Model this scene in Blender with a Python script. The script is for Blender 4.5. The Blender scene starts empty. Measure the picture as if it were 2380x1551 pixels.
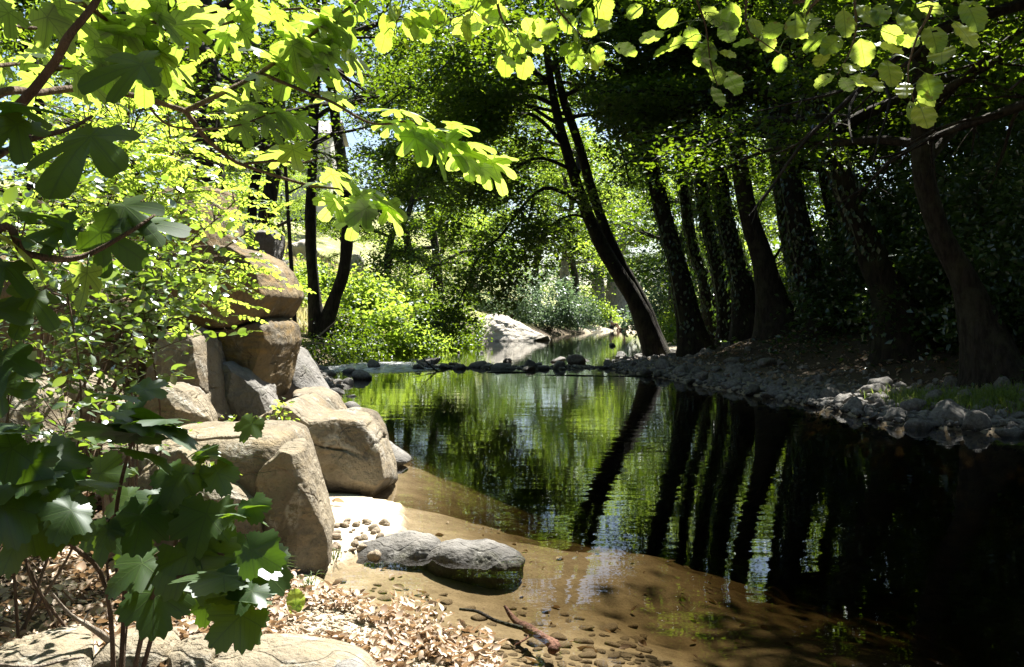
import bpy, math, random
import numpy as np
from mathutils import Vector

random.seed(5)
SC = bpy.context.scene
COL = SC.collection
# ------------------------------------------------------------------ layout helper
# the photograph was laid out on a 2380 x 1551 grid: P() = point at depth d (metres) for planning
F, CX, HZ, H = 2147.0, 1190.0, 720.0, 1.5
def P(x, y, d):
    return np.array([(x-CX)/F*d, d, H+(HZ-y)/F*d])
def PP(pts, d):
    """list of (x,y) or (x,y,dd) -> points at depth d+dd"""
    return np.array([P(p[0], p[1], d+(p[2] if len(p) > 2 else 0.0)) for p in pts])

SUN_EL, SUN_AZ = math.radians(58), math.radians(25)
SUN = np.array([math.sin(SUN_AZ)*math.cos(SUN_EL), math.cos(SUN_AZ)*math.cos(SUN_EL), math.sin(SUN_EL)])

# ------------------------------------------------------------------ noise
def _h(i, j, k, s):
    n = (i*374761393 + j*668265263 + k*2147483647 + s*1274126177) & 0xffffffff
    n = ((n ^ (n >> 13))*1274126177) & 0xffffffff
    n = n ^ (n >> 16)
    return (n & 0xffff)/65535.0
def vnoise(p, s=0):
    p = np.asarray(p, float)
    i = np.floor(p).astype(np.int64); f = p-i; f = f*f*(3-2*f)
    x, y, z = i[..., 0], i[..., 1], i[..., 2]
    def c(a, b, d): return _h(x+a, y+b, z+d, s)
    fx, fy, fz = f[..., 0], f[..., 1], f[..., 2]
    l = lambda a, b, t: a+(b-a)*t
    v = l(l(l(c(0,0,0), c(1,0,0), fx), l(c(0,1,0), c(1,1,0), fx), fy),
          l(l(c(0,0,1), c(1,0,1), fx), l(c(0,1,1), c(1,1,1), fx), fy), fz)
    return v*2-1
def fbm(p, s=0, o=4, g=.5):
    p = np.asarray(p, float); r = 0; a = 1.0
    for k in range(o):
        r = r+a*vnoise(p*2**k+17.3*k, s+k); a *= g
    return r
def sstep(a, b, x):
    t = np.clip((x-a)/(b-a), 0, 1); return t*t*(3-2*t)
def nrm(v):
    v = np.asarray(v, float); return v/np.maximum(np.linalg.norm(v, axis=-1, keepdims=True), 1e-9)

# ------------------------------------------------------------------ mesh builder
class MB:
    def __init__(s): s.V = []; s.F = []; s.UV = []; s.n = 0; s.uv = False
    def add(s, V, faces, uv=None):
        V = np.asarray(V, float)
        for f in (faces if isinstance(faces, list) else [faces]):
            s.F.append(np.asarray(f, np.int64)+s.n)
        s.V.append(V); s.n += len(V)
        if uv is not None: s.uv = True
        s.UV.append(np.zeros((len(V), 2)) if uv is None else np.asarray(uv))
        return s
    def mesh(s, name, mats, base=(0,0,0), smooth=True):
        me = bpy.data.meshes.new(name)
        V = (np.concatenate(s.V)-np.asarray(base)).astype(np.float32)
        me.vertices.add(len(V)); me.vertices.foreach_set('co', V.ravel())
        loops = np.concatenate([f.ravel() for f in s.F]).astype(np.int32)
        tot = np.concatenate([np.full(len(f), f.shape[1]) for f in s.F]).astype(np.int32)
        st = np.concatenate([[0], np.cumsum(tot)[:-1]]).astype(np.int32)
        me.loops.add(len(loops)); me.loops.foreach_set('vertex_index', loops)
        me.polygons.add(len(tot)); me.polygons.foreach_set('loop_start', st); me.polygons.foreach_set('loop_total', tot)
        me.polygons.foreach_set('use_smooth', np.full(len(tot), bool(smooth)))
        if s.uv:
            l = me.uv_layers.new(name='UVMap')
            l.data.foreach_set('uv', np.concatenate(s.UV)[loops].astype(np.float32).ravel())
        for m in (mats if isinstance(mats, (list, tuple)) else [mats]): me.materials.append(m)
        me.update(calc_edges=True); me.validate()
        return me

def link(name, data, parent=None, loc=(0,0,0)):
    o = bpy.data.objects.new(name, data); COL.objects.link(o)
    o.location = [float(v) for v in loc]
    if parent is not None: o.parent = parent
    return o
def tag(o, label=None, cat=None, group=None, kind=None):
    if label: o['label'] = label
    if cat: o['category'] = cat
    if group: o['group'] = group
    if kind: o['kind'] = kind
    return o
def thing(name, label, cat, base, group=None):
    return tag(link(name, None, loc=base), label, cat, group)
def part(name, mb, mat, parent, smooth=True, sub=None):
    """mesh in world coordinates -> child of parent (thing) or of a part of a thing"""
    base = np.array(parent.location) if parent.parent is None else np.array(parent.parent.location)
    return link(name, mb.mesh(name, mat, base, smooth), parent)

# ------------------------------------------------------------------ materials
class NT:
    def __init__(s, name):
        s.m = bpy.data.materials.new(name); s.m.use_nodes = True
        s.t = s.m.node_tree; s.t.nodes.clear()
        s.out = s.n('ShaderNodeOutputMaterial')
    def n(s, t, **k):
        o = s.t.nodes.new(t)
        for a, v in k.items(): setattr(o, a, v)
        return o
    def l(s, a, b): s.t.links.new(a, b)
    def set(s, node, **k):
        for a, v in k.items(): node.inputs[a].default_value = v
        return node
    def math(s, op, a, b=None, c=None, clamp=False):
        o = s.n('ShaderNodeMath', operation=op, use_clamp=clamp)
        for i, v in enumerate((a, b, c)):
            if v is None: continue
            if hasattr(v, 'is_linked'): s.l(v, o.inputs[i])
            else: o.inputs[i].default_value = v
        return o.outputs[0]
    def mix(s, fac, a, b, blend='MIX'):
        o = s.n('ShaderNodeMix', data_type='RGBA', blend_type=blend)
        for i, v in ((0, fac), (6, a), (7, b)):
            if hasattr(v, 'is_linked'): s.l(v, o.inputs[i])
            else: o.inputs[i].default_value = v if i == 0 else (*v, 1)
        return o.outputs[2]
    def noise(s, scale, detail=4, rough=.55, vec=None, dist=0.0):
        o = s.n('ShaderNodeTexNoise'); s.set(o, Scale=scale, Detail=detail, Roughness=rough, Distortion=dist)
        if vec is not None: s.l(vec, o.inputs['Vector'])
        return o.outputs['Fac']
    def ramp(s, fac, a, b):
        o = s.n('ShaderNodeMapRange'); s.l(fac, o.inputs[0])
        o.inputs[1].default_value = a; o.inputs[2].default_value = b
        o.interpolation_type = 'SMOOTHSTEP'
        return o.outputs[0]
    def obj(s, scale=(1,1,1)):
        c = s.n('ShaderNodeTexCoord'); m = s.n('ShaderNodeMapping'); m.inputs['Scale'].default_value = scale
        s.l(c.outputs['Object'], m.inputs[0]); return m.outputs[0]
    def bump(s, h, strength, dist, normal=None):
        b = s.n('ShaderNodeBump'); s.set(b, Strength=strength, Distance=dist); s.l(h, b.inputs['Height'])
        if normal is not None: s.l(normal, b.inputs['Normal'])
        return b.outputs[0]
    def principled(s, col, rough=.8, normal=None, spec=.3):
        b = s.n('ShaderNodeBsdfPrincipled')
        b.inputs['Specular IOR Level'].default_value = spec
        if hasattr(col, 'is_linked'): s.l(col, b.inputs['Base Color'])
        else: b.inputs['Base Color'].default_value = (*col, 1)
        if hasattr(rough, 'is_linked'): s.l(rough, b.inputs['Roughness'])
        else: b.inputs['Roughness'].default_value = rough
        if normal is not None: s.l(normal, b.inputs['Normal'])
        s.l(b.outputs[0], s.out.inputs[0]); return b

def leaf_mat(name, c1, c2, t1, t2, trans=.45, gloss=.1, rough=.35, veins=None):
    """c1..c2 leaf colour range, t1..t2 transmitted colour range, one random value per leaf"""
    s = NT(name)
    g = s.n('ShaderNodeNewGeometry'); rnd = g.outputs['Random Per Island']
    col = s.mix(rnd, c1, c2); tr = s.mix(rnd, t1, t2)
    w = s.noise(9.0, 3, vec=s.obj())
    col = s.mix(s.math('MULTIPLY', w, .35), col, tuple(x*.55 for x in c1))
    nrmv = None
    if veins:
        uv = s.n('ShaderNodeTexCoord').outputs['UV']; sp = s.n('ShaderNodeSeparateXYZ'); s.l(uv, sp.inputs[0])
        x = s.math('ABSOLUTE', sp.outputs[0]); y = sp.outputs[1]
        lines = s.ramp(x, .022, .006)
        if veins == 'fig':
            for a in (50, 104):
                a = math.radians(a)
                d = s.math('ABSOLUTE', s.math('SUBTRACT', s.math('MULTIPLY', x, math.cos(a)), s.math('MULTIPLY', y, math.sin(a))))
                lines = s.math('MAXIMUM', lines, s.ramp(d, .02, .005))
        sv = s.math('SINE', s.math('MULTIPLY', s.math('SUBTRACT', y, s.math('MULTIPLY', x, .85)), 46.0 if veins == 'alder' else 38.0))
        side = s.math('MULTIPLY', s.ramp(sv, .86, .99), .55)
        lines = s.math('MAXIMUM', lines, side)
        tr = s.mix(s.math('MULTIPLY', lines, .8), tr, tuple(min(1, v*.45) for v in t1))
        col = s.mix(s.math('MULTIPLY', lines, .22), col, (.16, .21, .07))
        nrmv = s.bump(lines, .5, .01)
        if veins == 'alder':   # brown feeding spots
            sp2 = s.ramp(s.noise(38, 2, vec=s.obj()), .66, .70)
            col = s.mix(s.math('MULTIPLY', sp2, .6), col, (.16, .09, .03)); tr = s.mix(s.math('MULTIPLY', sp2, .6), tr, (.2, .12, .02))
    d = s.n('ShaderNodeBsdfDiffuse'); t = s.n('ShaderNodeBsdfTranslucent'); gl = s.n('ShaderNodeBsdfGlossy')
    s.l(col, d.inputs[0]); s.l(tr, t.inputs[0]); gl.inputs['Roughness'].default_value = rough
    gl.inputs[0].default_value = (.9, .95, 1, 1)
    m1 = s.n('ShaderNodeMixShader'); m1.inputs[0].default_value = trans
    s.l(d.outputs[0], m1.inputs[1]); s.l(t.outputs[0], m1.inputs[2])
    fr = s.n('ShaderNodeLayerWeight'); fr.inputs[0].default_value = .25
    if nrmv is not None:
        s.l(nrmv, d.inputs['Normal'])
    fac = s.math('ADD', s.math('MULTIPLY', fr.outputs['Facing'], gloss*1.2), gloss*.5)
    m2 = s.n('ShaderNodeMixShader'); s.l(fac, m2.inputs[0])
    s.l(m1.outputs[0], m2.inputs[1]); s.l(gl.outputs[0], m2.inputs[2])
    s.l(m2.outputs[0], s.out.inputs[0])
    return s.m

def rock_mat(name, base, dark, stain, stain_amt=.5, lichen=(.5,.48,.42), lich=.5, rough=.85, scale=1.0, crack=.10):
    s = NT(name); v = s.obj()
    big = s.noise(1.6*scale, 5, .6, v); mid = s.noise(6*scale, 6, .62, v); fine = s.noise(38*scale, 4, .7, v)
    vz = s.obj((1, 1, 4.0)); strat = s.noise(3.2*scale, 5, .6, vz, .15)
    c = s.mix(s.ramp(big, .35, .68), base, dark)
    c = s.mix(s.math('MULTIPLY', s.ramp(strat, .45, .7), stain_amt), c, stain)
    c = s.mix(s.math('MULTIPLY', s.ramp(mid, .56, .72), lich), c, lichen)
    c = s.mix(s.math('MULTIPLY', s.ramp(fine, .5, .75), .5), c, tuple(x*.5 for x in dark))
    vo = s.n('ShaderNodeTexVoronoi', feature='DISTANCE_TO_EDGE'); vo.inputs['Scale'].default_value = 1.3*scale
    wv = s.n('ShaderNodeVectorMath', operation='ADD'); nz = s.n('ShaderNodeTexNoise'); nz.inputs['Scale'].default_value = 2.2*scale
    s.l(v, nz.inputs[0]); s.l(v, wv.inputs[0]); s.l(nz.outputs['Color'], wv.inputs[1]); s.l(wv.outputs[0], vo.inputs['Vector'])
    cr = s.math('MULTIPLY', s.ramp(vo.outputs['Distance'], .022, .004), crack)
    c = s.mix(cr, c, tuple(x*.3 for x in dark))
    gp_ = s.n('ShaderNodeNewGeometry'); sz_ = s.n('ShaderNodeSeparateXYZ'); s.l(gp_.outputs['Position'], sz_.inputs[0])
    wet = s.ramp(s.math('ADD', sz_.outputs[2], s.math('MULTIPLY', mid, -.16)), .03, -.07)      # stain left by the water level
    c = s.mix(s.math('MULTIPLY', wet, .72 if name not in ('pebble', 'grit') else 0.0), c, tuple(x*.28 for x in dark))
    lp_ = s.math('MULTIPLY', s.ramp(s.noise(2.7*scale, 3, .5, s.obj((1.3, 1, .8))), .60, .66), s.ramp(fine, .40, .58))
    c = s.mix(s.math('MULTIPLY', lp_, lich*.9), c, lichen)
    mo_ = s.math('MULTIPLY', s.ramp(s.noise(1.9*scale, 4, .6, s.obj((1, 1.2, 1))), .58, .70), s.ramp(mid, .42, .6))
    c = s.mix(s.math('MULTIPLY', mo_, .45 if scale == 1.0 else 0), c, (.085, .085, .035))
    hgt = s.math('ADD', s.math('MULTIPLY', mid, .9), s.math('MULTIPLY', fine, .35))
    hgt = s.math('ADD', hgt, s.math('MULTIPLY', strat, .22)); hgt = s.math('SUBTRACT', hgt, s.math('MULTIPLY', cr, 1.2))
    s.principled(c, rough, s.bump(hgt, 1.0, .055/scale), .25)
    return s.m

def bark_mat(name, c1, c2, moss=0.0, zscale=.22):
    s = NT(name); v = s.obj((1, 1, zscale))
    a = s.noise(16, 6, .65, v); b = s.noise(3, 4, .6, s.obj()); f = s.noise(60, 3, .6, v)
    c = s.mix(s.ramp(a, .35, .65), c1, c2)
    c = s.mix(s.math('MULTIPLY', s.ramp(b, .5, .7), .5), c, tuple(x*1.7 for x in c2))
    if moss: c = s.mix(s.math('MULTIPLY', s.ramp(b, .45, .65), moss), c, (.05, .08, .02))
    s.principled(c, .9, s.bump(s.math('ADD', a, s.math('MULTIPLY', f, .3)), .9, .05), .2)
    return s.m

M = {}
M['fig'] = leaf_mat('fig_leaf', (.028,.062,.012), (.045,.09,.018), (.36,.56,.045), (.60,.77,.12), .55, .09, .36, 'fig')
M['shoot'] = leaf_mat('shaded_fig_leaf', (.020,.052,.010), (.036,.075,.014), (.11,.23,.010), (.20,.33,.016), .36, .07, .42, 'fig')  # fig leaf made darker and less translucent: shade put into the colour
M['alder'] = leaf_mat('alder_leaf', (.035,.075,.014), (.055,.10,.02), (.36,.54,.04), (.58,.72,.10), .5, .09, .35, 'alder')
M['locust'] = leaf_mat('locust_leaf', (.05,.10,.015), (.07,.125,.02), (.44,.63,.05), (.62,.78,.10), .54, .08, .4)
M['bramble'] = leaf_mat('bramble_leaf', (.03,.07,.018), (.06,.11,.03), (.20,.36,.02), (.40,.56,.04), .38, .22, .3)
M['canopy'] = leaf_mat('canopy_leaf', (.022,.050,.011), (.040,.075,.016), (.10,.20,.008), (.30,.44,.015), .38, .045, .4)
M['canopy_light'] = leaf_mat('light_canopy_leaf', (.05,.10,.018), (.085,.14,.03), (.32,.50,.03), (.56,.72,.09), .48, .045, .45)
M['bluegreen'] = leaf_mat('grey_green_leaf', (.06,.10,.065), (.09,.135,.085), (.18,.30,.12), (.26,.38,.18), .3, .08, .4)
M['ivy'] = leaf_mat('ivy_leaf', (.022,.05,.016), (.04,.08,.024), (.12,.24,.02), (.20,.33,.03), .28, .13, .3)
M['grass'] = leaf_mat('grass_blade', (.07,.13,.03), (.13,.19,.05), (.3,.46,.05), (.5,.6,.1), .42, .06, .5)
M['dry'] = leaf_mat('dry_leaf', (.30,.20,.13), (.66,.53,.40), (.3,.18,.08), (.5,.32,.16), .2, .04, .5)
M['straw'] = leaf_mat('straw_blade', (.38,.33,.17), (.5,.44,.25), (.4,.36,.14), (.6,.52,.25), .4, .05, .5)
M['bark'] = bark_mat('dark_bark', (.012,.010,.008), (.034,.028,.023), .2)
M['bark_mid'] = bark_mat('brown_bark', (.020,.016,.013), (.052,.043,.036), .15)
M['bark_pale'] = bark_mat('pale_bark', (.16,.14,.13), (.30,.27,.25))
M['twig'] = bark_mat('twig_bark', (.075,.05,.035), (.15,.11,.08))
M['deadwood'] = bark_mat('dead_wood', (.17,.14,.11), (.34,.29,.24))
M['driftwood'] = bark_mat('red_driftwood', (.06,.026,.017), (.15,.078,.052))
M['sandstone'] = rock_mat('sandstone', (.262,.225,.162), (.12,.10,.072), (.25,.185,.095), .5, (.40,.38,.33), .75)
M['ochre'] = rock_mat('ochre_sandstone', (.21,.158,.085), (.09,.072,.047), (.25,.16,.052), .85, (.22,.20,.16), .6)
M['greyrock'] = rock_mat('grey_rock', (.23,.22,.205), (.12,.115,.105), (.2,.18,.15), .4, (.42,.41,.39), .3)
M['wetrock'] = rock_mat('wet_grey_rock', (.15,.145,.135), (.07,.065,.06), (.15,.13,.10), .5, (.24,.23,.21), .4, rough=.42)
M['palerock'] = rock_mat('pale_rock', (.55,.51,.45), (.36,.33,.28), (.5,.45,.37), .4, (.62,.6,.56), .4, scale=.5)
M['cobble'] = rock_mat('cobble', (.27,.26,.245), (.13,.125,.115), (.22,.20,.17), .4, (.40,.38,.36), .4, scale=3.0, crack=.15)
M['grit'] = rock_mat('grit', (.46,.38,.28), (.28,.22,.155), (.4,.32,.2), .4, (.56,.52,.45), .4, scale=5.0, crack=0)
M['pebble'] = rock_mat('pebble', (.44,.34,.22), (.26,.20,.13), (.42,.31,.17), .4, (.40,.33,.24), .3, scale=4.0, crack=0)

def ground_mat():
    s = NT('ground_soil'); v = s.obj()
    at = s.n('ShaderNodeAttribute'); at.attribute_name = 'zone'
    sp = s.n('ShaderNodeSeparateColor'); s.l(at.outputs['Color'], sp.inputs[0])
    n1 = s.noise(.8, 5, .6, v); n2 = s.noise(7, 5, .6, v); n3 = s.noise(60, 4, .65, v)
    soil = s.mix(n2, (.035,.027,.018), (.085,.064,.043)); soil = s.mix(s.math('MULTIPLY', s.ramp(n3, .5, .7), .5), soil, (.22,.17,.11))
    grass = s.mix(s.ramp(n2, .35, .65), (.10,.16,.035), (.34,.31,.14)); grass = s.mix(s.math('MULTIPLY', s.ramp(n1, .48, .66), .7), grass, (.46,.42,.24))
    sand = s.mix(s.ramp(n2, .3, .7), (.62,.55,.43), (.46,.39,.29)); sand = s.mix(s.math('MULTIPLY', s.ramp(n3, .5, .75), .4), sand, (.2,.15,.09))
    bed = s.mix(s.ramp(n2, .3, .7), (.37,.30,.20), (.25,.20,.13)); bed = s.mix(s.math('MULTIPLY', s.ramp(n3, .48, .7), .55), bed, (.14,.10,.055))
    c = s.mix(sp.outputs[0], soil, grass); c = s.mix(sp.outputs[1], c, sand); c = s.mix(sp.outputs[2], c, bed)
    h = s.math('ADD', s.math('MULTIPLY', n2, .6), s.math('MULTIPLY', n3, .25))
    s.principled(c, .92, s.bump(h, .7, .05), .15)
    return s.m
M['ground'] = ground_mat()

def water_mat():
    s = NT('river_water')
    def wave(sc, vec, det=2, rough=.5, dist=0.0): return s.noise(sc, det, rough, vec, dist)
    w1 = wave(1.0, s.obj((.55, 3.0, 1))); w2 = wave(1.0, s.obj((1.8, 9.0, 1)), 2); w3 = wave(1.0, s.obj((1.2, 2.0, 1)), 3, .5, .8)
    # broken water where the stream runs over the stones
    c = s.n('ShaderNodeTexCoord'); sep = s.n('ShaderNodeSeparateXYZ'); s.l(c.outputs['Object'], sep.inputs[0])
    dx = s.math('DIVIDE', s.math('ADD', sep.outputs[0], 3.3), 1.7); dy = s.math('DIVIDE', s.math('SUBTRACT', sep.outputs[1], 24.2), 2.6)
    r = s.math('SQRT', s.math('ADD', s.math('MULTIPLY', dx, dx), s.math('MULTIPLY', dy, dy)))
    rap = s.ramp(r, 1.15, .5)
    w4 = wave(1.0, s.obj((5, 9, 1)), 4, .65)
    h = s.math('ADD', s.math('MULTIPLY', w1, .0024), s.math('MULTIPLY', w2, .0006))
    h = s.math('ADD', h, s.math('MULTIPLY', w3, .0012))
    h = s.math('ADD', h, s.math('MULTIPLY', s.math('MULTIPLY', w4, rap), .10))
    nv = s.bump(h, 1.0, 1.0)
    tr = s.n('ShaderNodeBsdfTransparent'); tr.inputs[0].default_value = (1, 1, 1, 1)
    gl = s.n('ShaderNodeBsdfGlossy'); gl.inputs['Roughness'].default_value = .012; gl.inputs[0].default_value = (1, 1, 1, 1)
    s.l(nv, gl.inputs['Normal'])
    fr = s.n('ShaderNodeFresnel'); fr.inputs[0].default_value = 1.36; s.l(nv, fr.inputs['Normal'])
    m0 = s.n('ShaderNodeMixShader'); s.l(fr.outputs[0], m0.inputs[0]); s.l(tr.outputs[0], m0.inputs[1]); s.l(gl.outputs[0], m0.inputs[2])
    fo = s.n('ShaderNodeBsdfDiffuse'); fo.inputs[0].default_value = (.9, .93, .96, 1); fm = s.math('MULTIPLY', s.ramp(wave(1.0, s.obj((4, 11, 1)), 4, .6), .42, .56), s.ramp(rap, .1, .7))
    m = s.n('ShaderNodeMixShader'); s.l(s.math('MULTIPLY', fm, .8), m.inputs[0]); s.l(m0.outputs[0], m.inputs[1]); s.l(fo.outputs[0], m.inputs[2])
    s.l(m.outputs[0], s.out.inputs[0])
    va = s.n('ShaderNodeVolumeAbsorption'); va.inputs[0].default_value = (.48, .43, .30, 1); va.inputs[1].default_value = 2.9
    s.l(va.outputs[0], s.out.inputs[1]); return s.m
M['water'] = water_mat()
def flat(name, col, rough=.8, spec=.3):
    s = NT(name); n = s.noise(25, 4, .6, s.obj())
    s.principled(s.mix(s.math('MULTIPLY', n, .5), col, tuple(x*.6 for x in col)), rough, s.bump(n, .3, .01), spec); return s.m

# ------------------------------------------------------------------ terrain
LEFT = [(3.6,-1.2),(2.2,.7),(.75,2.2),(.1,3.2),(-.22,3.9),(-.85,4.75),(-1.12,5.2),(-.95,5.7),(-.72,6.2),(-.85,7.1),(-1.35,7.5),(-1.75,7.65),(-1.7,8.1),
        (-1.15,8.0),(-1.15,9.2),(-1.7,11),(-2.6,14),(-3.3,18),(-4.6,22),(-5.7,25),(-5.5,28),(-5.0,32),(-3.3,37),(-2.3,40),
        (-1.9,46),(1.5,46.8),(2.6,54),(5.6,61),(7.5,66),(12,69),(24,71),(60,75)]
RIGHT = [(60,66),(24,62),(14,60),(9.5,57),(7.4,50),(6.0,40),(4.8,31),(3.1,27.2),(2.5,24.6),(2.6,22.3),(3.1,21.0),(3.7,18),(4.5,15),(4.95,12.2),
         (6.1,10.9),(7.6,7),(8.5,3),(9,-3),(8,-9),(5,-9)]
WPOLY = np.array(LEFT+RIGHT)
def sdist(X, Y):
    """signed distance to the water's edge, + on land"""
    A = WPOLY; B = np.roll(WPOLY, -1, 0)
    d = np.full(X.shape, 1e9); ins = np.zeros(X.shape, bool)
    for (ax, ay), (bx, by) in zip(A, B):
        vx, vy = bx-ax, by-ay
        t = np.clip(((X-ax)*vx+(Y-ay)*vy)/(vx*vx+vy*vy), 0, 1)
        d = np.minimum(d, np.hypot(X-ax-t*vx, Y-ay-t*vy))
        c = (ay > Y) != (by > Y)
        ins ^= c & (X < (bx-ax)*(Y-ay)/(by-ay if by != ay else 1e-9)+ax)
    return np.where(ins, -d, d)
_cy = [-10, 0, 4, 8, 12, 18, 24, 30, 40, 50, 60, 70, 400]
_cx = [6, 5, 3, 2, 2, .2, -1, -.4, 1.5, 4.5, 8, 8, 8]
def hgt(X, Y):
    X = np.asarray(X, float); Y = np.asarray(Y, float)
    d = sdist(X, Y)
    nz = fbm(np.stack([X*.9, Y*.9, X*0], -1), 3, 4); nb = fbm(np.stack([X*.12, Y*.12, X*0+5], -1), 8, 3)
    left = sstep(1.5, -1.5, X-np.interp(Y, _cy, _cx))
    far = sstep(50, 62, Y)
    dl = np.maximum(d, 0)
    hl_near = .02+.10*np.minimum(dl, 2)+.42*np.maximum(dl-2.2, 0)
    hl_far = .02+.55*np.minimum(dl, 1.1)+.30*np.maximum(dl-1.1, 0)
    wn = sstep(16, 11, Y)
    hl = hl_near*wn+hl_far*(1-wn); hl = np.where(hl > 9, 9+(hl-9)*.45, hl)
    hr = .02+.10*np.minimum(dl, 2.2)+.30*np.clip(dl-2.2, 0, 5)+.12*np.maximum(dl-7, 0)
    hf = .02+.35*np.minimum(dl, 1.5)+.035*np.maximum(dl-1.5, 0)
    h = hl*left+hr*(1-left); h = h*(1-far*(1-left*sstep(-2, -14, X)))+hf*far*(1-left*sstep(-2, -14, X))
    h = np.minimum(h, 22+nb*3)
    h = h+nz*.05*np.minimum(1, .15+dl*.5)+nb*.35*sstep(2, 10, dl)
    dw = np.maximum(-d, 0)
    dq = dw+.4*nz*np.minimum(1, dw)+.8*sstep(4.2, 8.2, Y)+1.0*sstep(-.6, 3.2, X+.45*(Y-3.9)-1.6)*sstep(10, 7, Y)
    bed = -(.03+.085*np.minimum(dw, 1.6)+.17*.5*np.log1p(np.exp((np.minimum(dq, 6)-1.5)/.5))) - .03*nz*np.minimum(1, dw*3)
    rap = np.exp(-(((X+3.4)/2.2)**2+((Y-25.2)/2.0)**2)); bed = bed*(1-.85*rap)
    bed = bed-(1-rap)*sstep(6.1, 10.5, Y+.9*nz)*np.minimum(.35*dw, .8)
    tb = np.clip((X+2.6)/6.1, 0, 1); yb = 24.3-.6*np.sin(tb*3); bar = .015+.07*nz-.12*np.abs(Y-yb)-.5*np.maximum(np.abs(X-.6)-2.7, 0); bed = np.maximum(bed, np.minimum(bar, .05))
    return np.where(d > 0, np.maximum(h, .012), np.where(np.abs(bed) < .008, -.008, bed))

def axis(segs):
    out = []
    for a, b, st in segs: out.append(np.arange(a, b-1e-6, st))
    return np.concatenate(out+[[segs[-1][1]]])
gx = axis([(-400,-100,50),(-100,-30,7),(-30,-10,1.0),(-10,-5,.3),(-5,4,.06),(4,8,.12),(8,12,.4),(12,30,1.5),(30,100,7),(100,400,50)])
gy = axis([(-300,-60,40),(-60,-10,5),(-10,0,.8),(0,2.4,.2),(2.4,10,.06),(10,18,.15),(18,40,.35),(40,75,.9),(75,140,4),(140,400,26)])
GX, GY = np.meshgrid(gx, gy)
GZ = hgt(GX, GY); GD = sdist(GX, GY)
nx, ny = len(gx), len(gy)
idx = np.arange(nx*ny).reshape(ny, nx)
quads = np.stack([idx[:-1,:-1], idx[:-1,1:], idx[1:,1:], idx[1:,:-1]], -1).reshape(-1, 4)
gm = MB().add(np.stack([GX, GY, GZ], -1).reshape(-1, 3), quads)
ground = link('ground', gm.mesh('ground', M['ground'])); tag(ground, kind='structure')
leftw = sstep(1.5, -1.5, GX-np.interp(GY, _cy, _cx))
zg = np.clip(leftw*sstep(24, 30, GY)*sstep(.8, 2.5, GD)+sstep(45, 56, GY)*sstep(.5, 2, GD), 0, 1)
zs = np.clip(np.exp(-(((GX+1.25)/.75)**2+((GY-6.4)/1.15)**2)*1.4)*2.2, 0, 1)*(GD > -.05)
zs = np.maximum(zs, .8*sstep(1.0, .1, GD)*(GD > 0)*leftw*sstep(9, 6, GY))
zs = np.maximum(zs, .9*sstep(1.6, .2, GD)*(GD > 0)*sstep(58, 62, GY))
zs = np.maximum(zs, .45*sstep(2.6, .2, GD)*(GD > 0)*(1-leftw))
zb = (GD <= 0.02).astype(float)
ca = ground.data.color_attributes.new('zone', 'FLOAT_COLOR', 'POINT')
ca.data.foreach_set('color', np.stack([zg, zs, zb, zb*0+1], -1).reshape(-1).astype(np.float32))
def gz(x, y): return float(hgt(np.array([x]), np.array([y]))[0])

wm = MB().add([(-13,-9,0),(62,-9,0),(62,76,0),(-13,76,0),(-13,-9,-4),(62,-9,-4),(62,76,-4),(-13,76,-4)], np.array([[0,1,2,3],[7,6,5,4],[0,4,5,1],[1,5,6,2],[2,6,7,3],[3,7,4,0]]))
water = link('river', wm.mesh('river', M['water'], smooth=False)); tag(water, kind='structure')

# ------------------------------------------------------------------ tubes and leaves
def spline(pts, n):
    p = np.asarray(pts, float)
    if len(p) == 2: t = np.linspace(0, 1, n)[:, None]; return p[0]*(1-t)+p[1]*t
    q = np.vstack([2*p[0]-p[1], p, 2*p[-1]-p[-2]])
    u = np.linspace(0, len(p)-1-1e-6, n); i = u.astype(int); t = (u-i)[:, None]
    a, b, c, d = q[i], q[i+1], q[i+2], q[i+3]
    return .5*((2*b)+(-a+c)*t+(2*a-5*b+4*c-d)*t*t+(-a+3*b-3*c+d)*t**3)
def tube(mb, pts, rad, sides=6, rough=0.0, seed=0, cap=True):
    p = np.asarray(pts, float); n = len(p); r = np.interp(np.linspace(0, 1, n), np.linspace(0, 1, len(rad)), rad)
    T = nrm(np.gradient(p, axis=0)); N = np.zeros_like(p)
    v = np.cross(T[0], [0, .3, 1]); v = v if np.linalg.norm(v) > 1e-3 else np.array([1, 0, 0.]); N[0] = nrm(v)
    for i in range(1, n):
        w = N[i-1]-T[i]*np.dot(N[i-1], T[i]); N[i] = nrm(w)
    Bn = np.cross(T, N); a = np.linspace(0, 2*math.pi, sides, endpoint=False)
    ring = np.cos(a)[None, :, None]*N[:, None]+np.sin(a)[None, :, None]*Bn[:, None]
    rr = np.repeat(r[:, None], sides, 1)
    if rough:
        q = p[:, None]+ring*r[:, None, None]
        q2 = q*np.array([1, 1, .35])
        rr = rr*(1+rough*fbm(q2*(1.2/max(r.max(), .05)), seed, 3))
    V = (p[:, None]+ring*rr[:, :, None]).reshape(-1, 3)
    i = np.arange(n-1)[:, None]*sides; j = np.arange(sides)[None]; k = (j+1) % sides
    q = np.stack([i+j, i+k, i+sides+k, i+sides+j], -1).reshape(-1, 4)
    fs = [q]
    if cap:
        V = np.vstack([V, p[-1]+T[-1]*r[-1]*.5]); c = len(V)-1; b = (n-1)*sides
        fs.append(np.stack([b+j[0], b+k[0], np.full(sides, c)], -1))
    mb.add(V, fs); return mb

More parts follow.
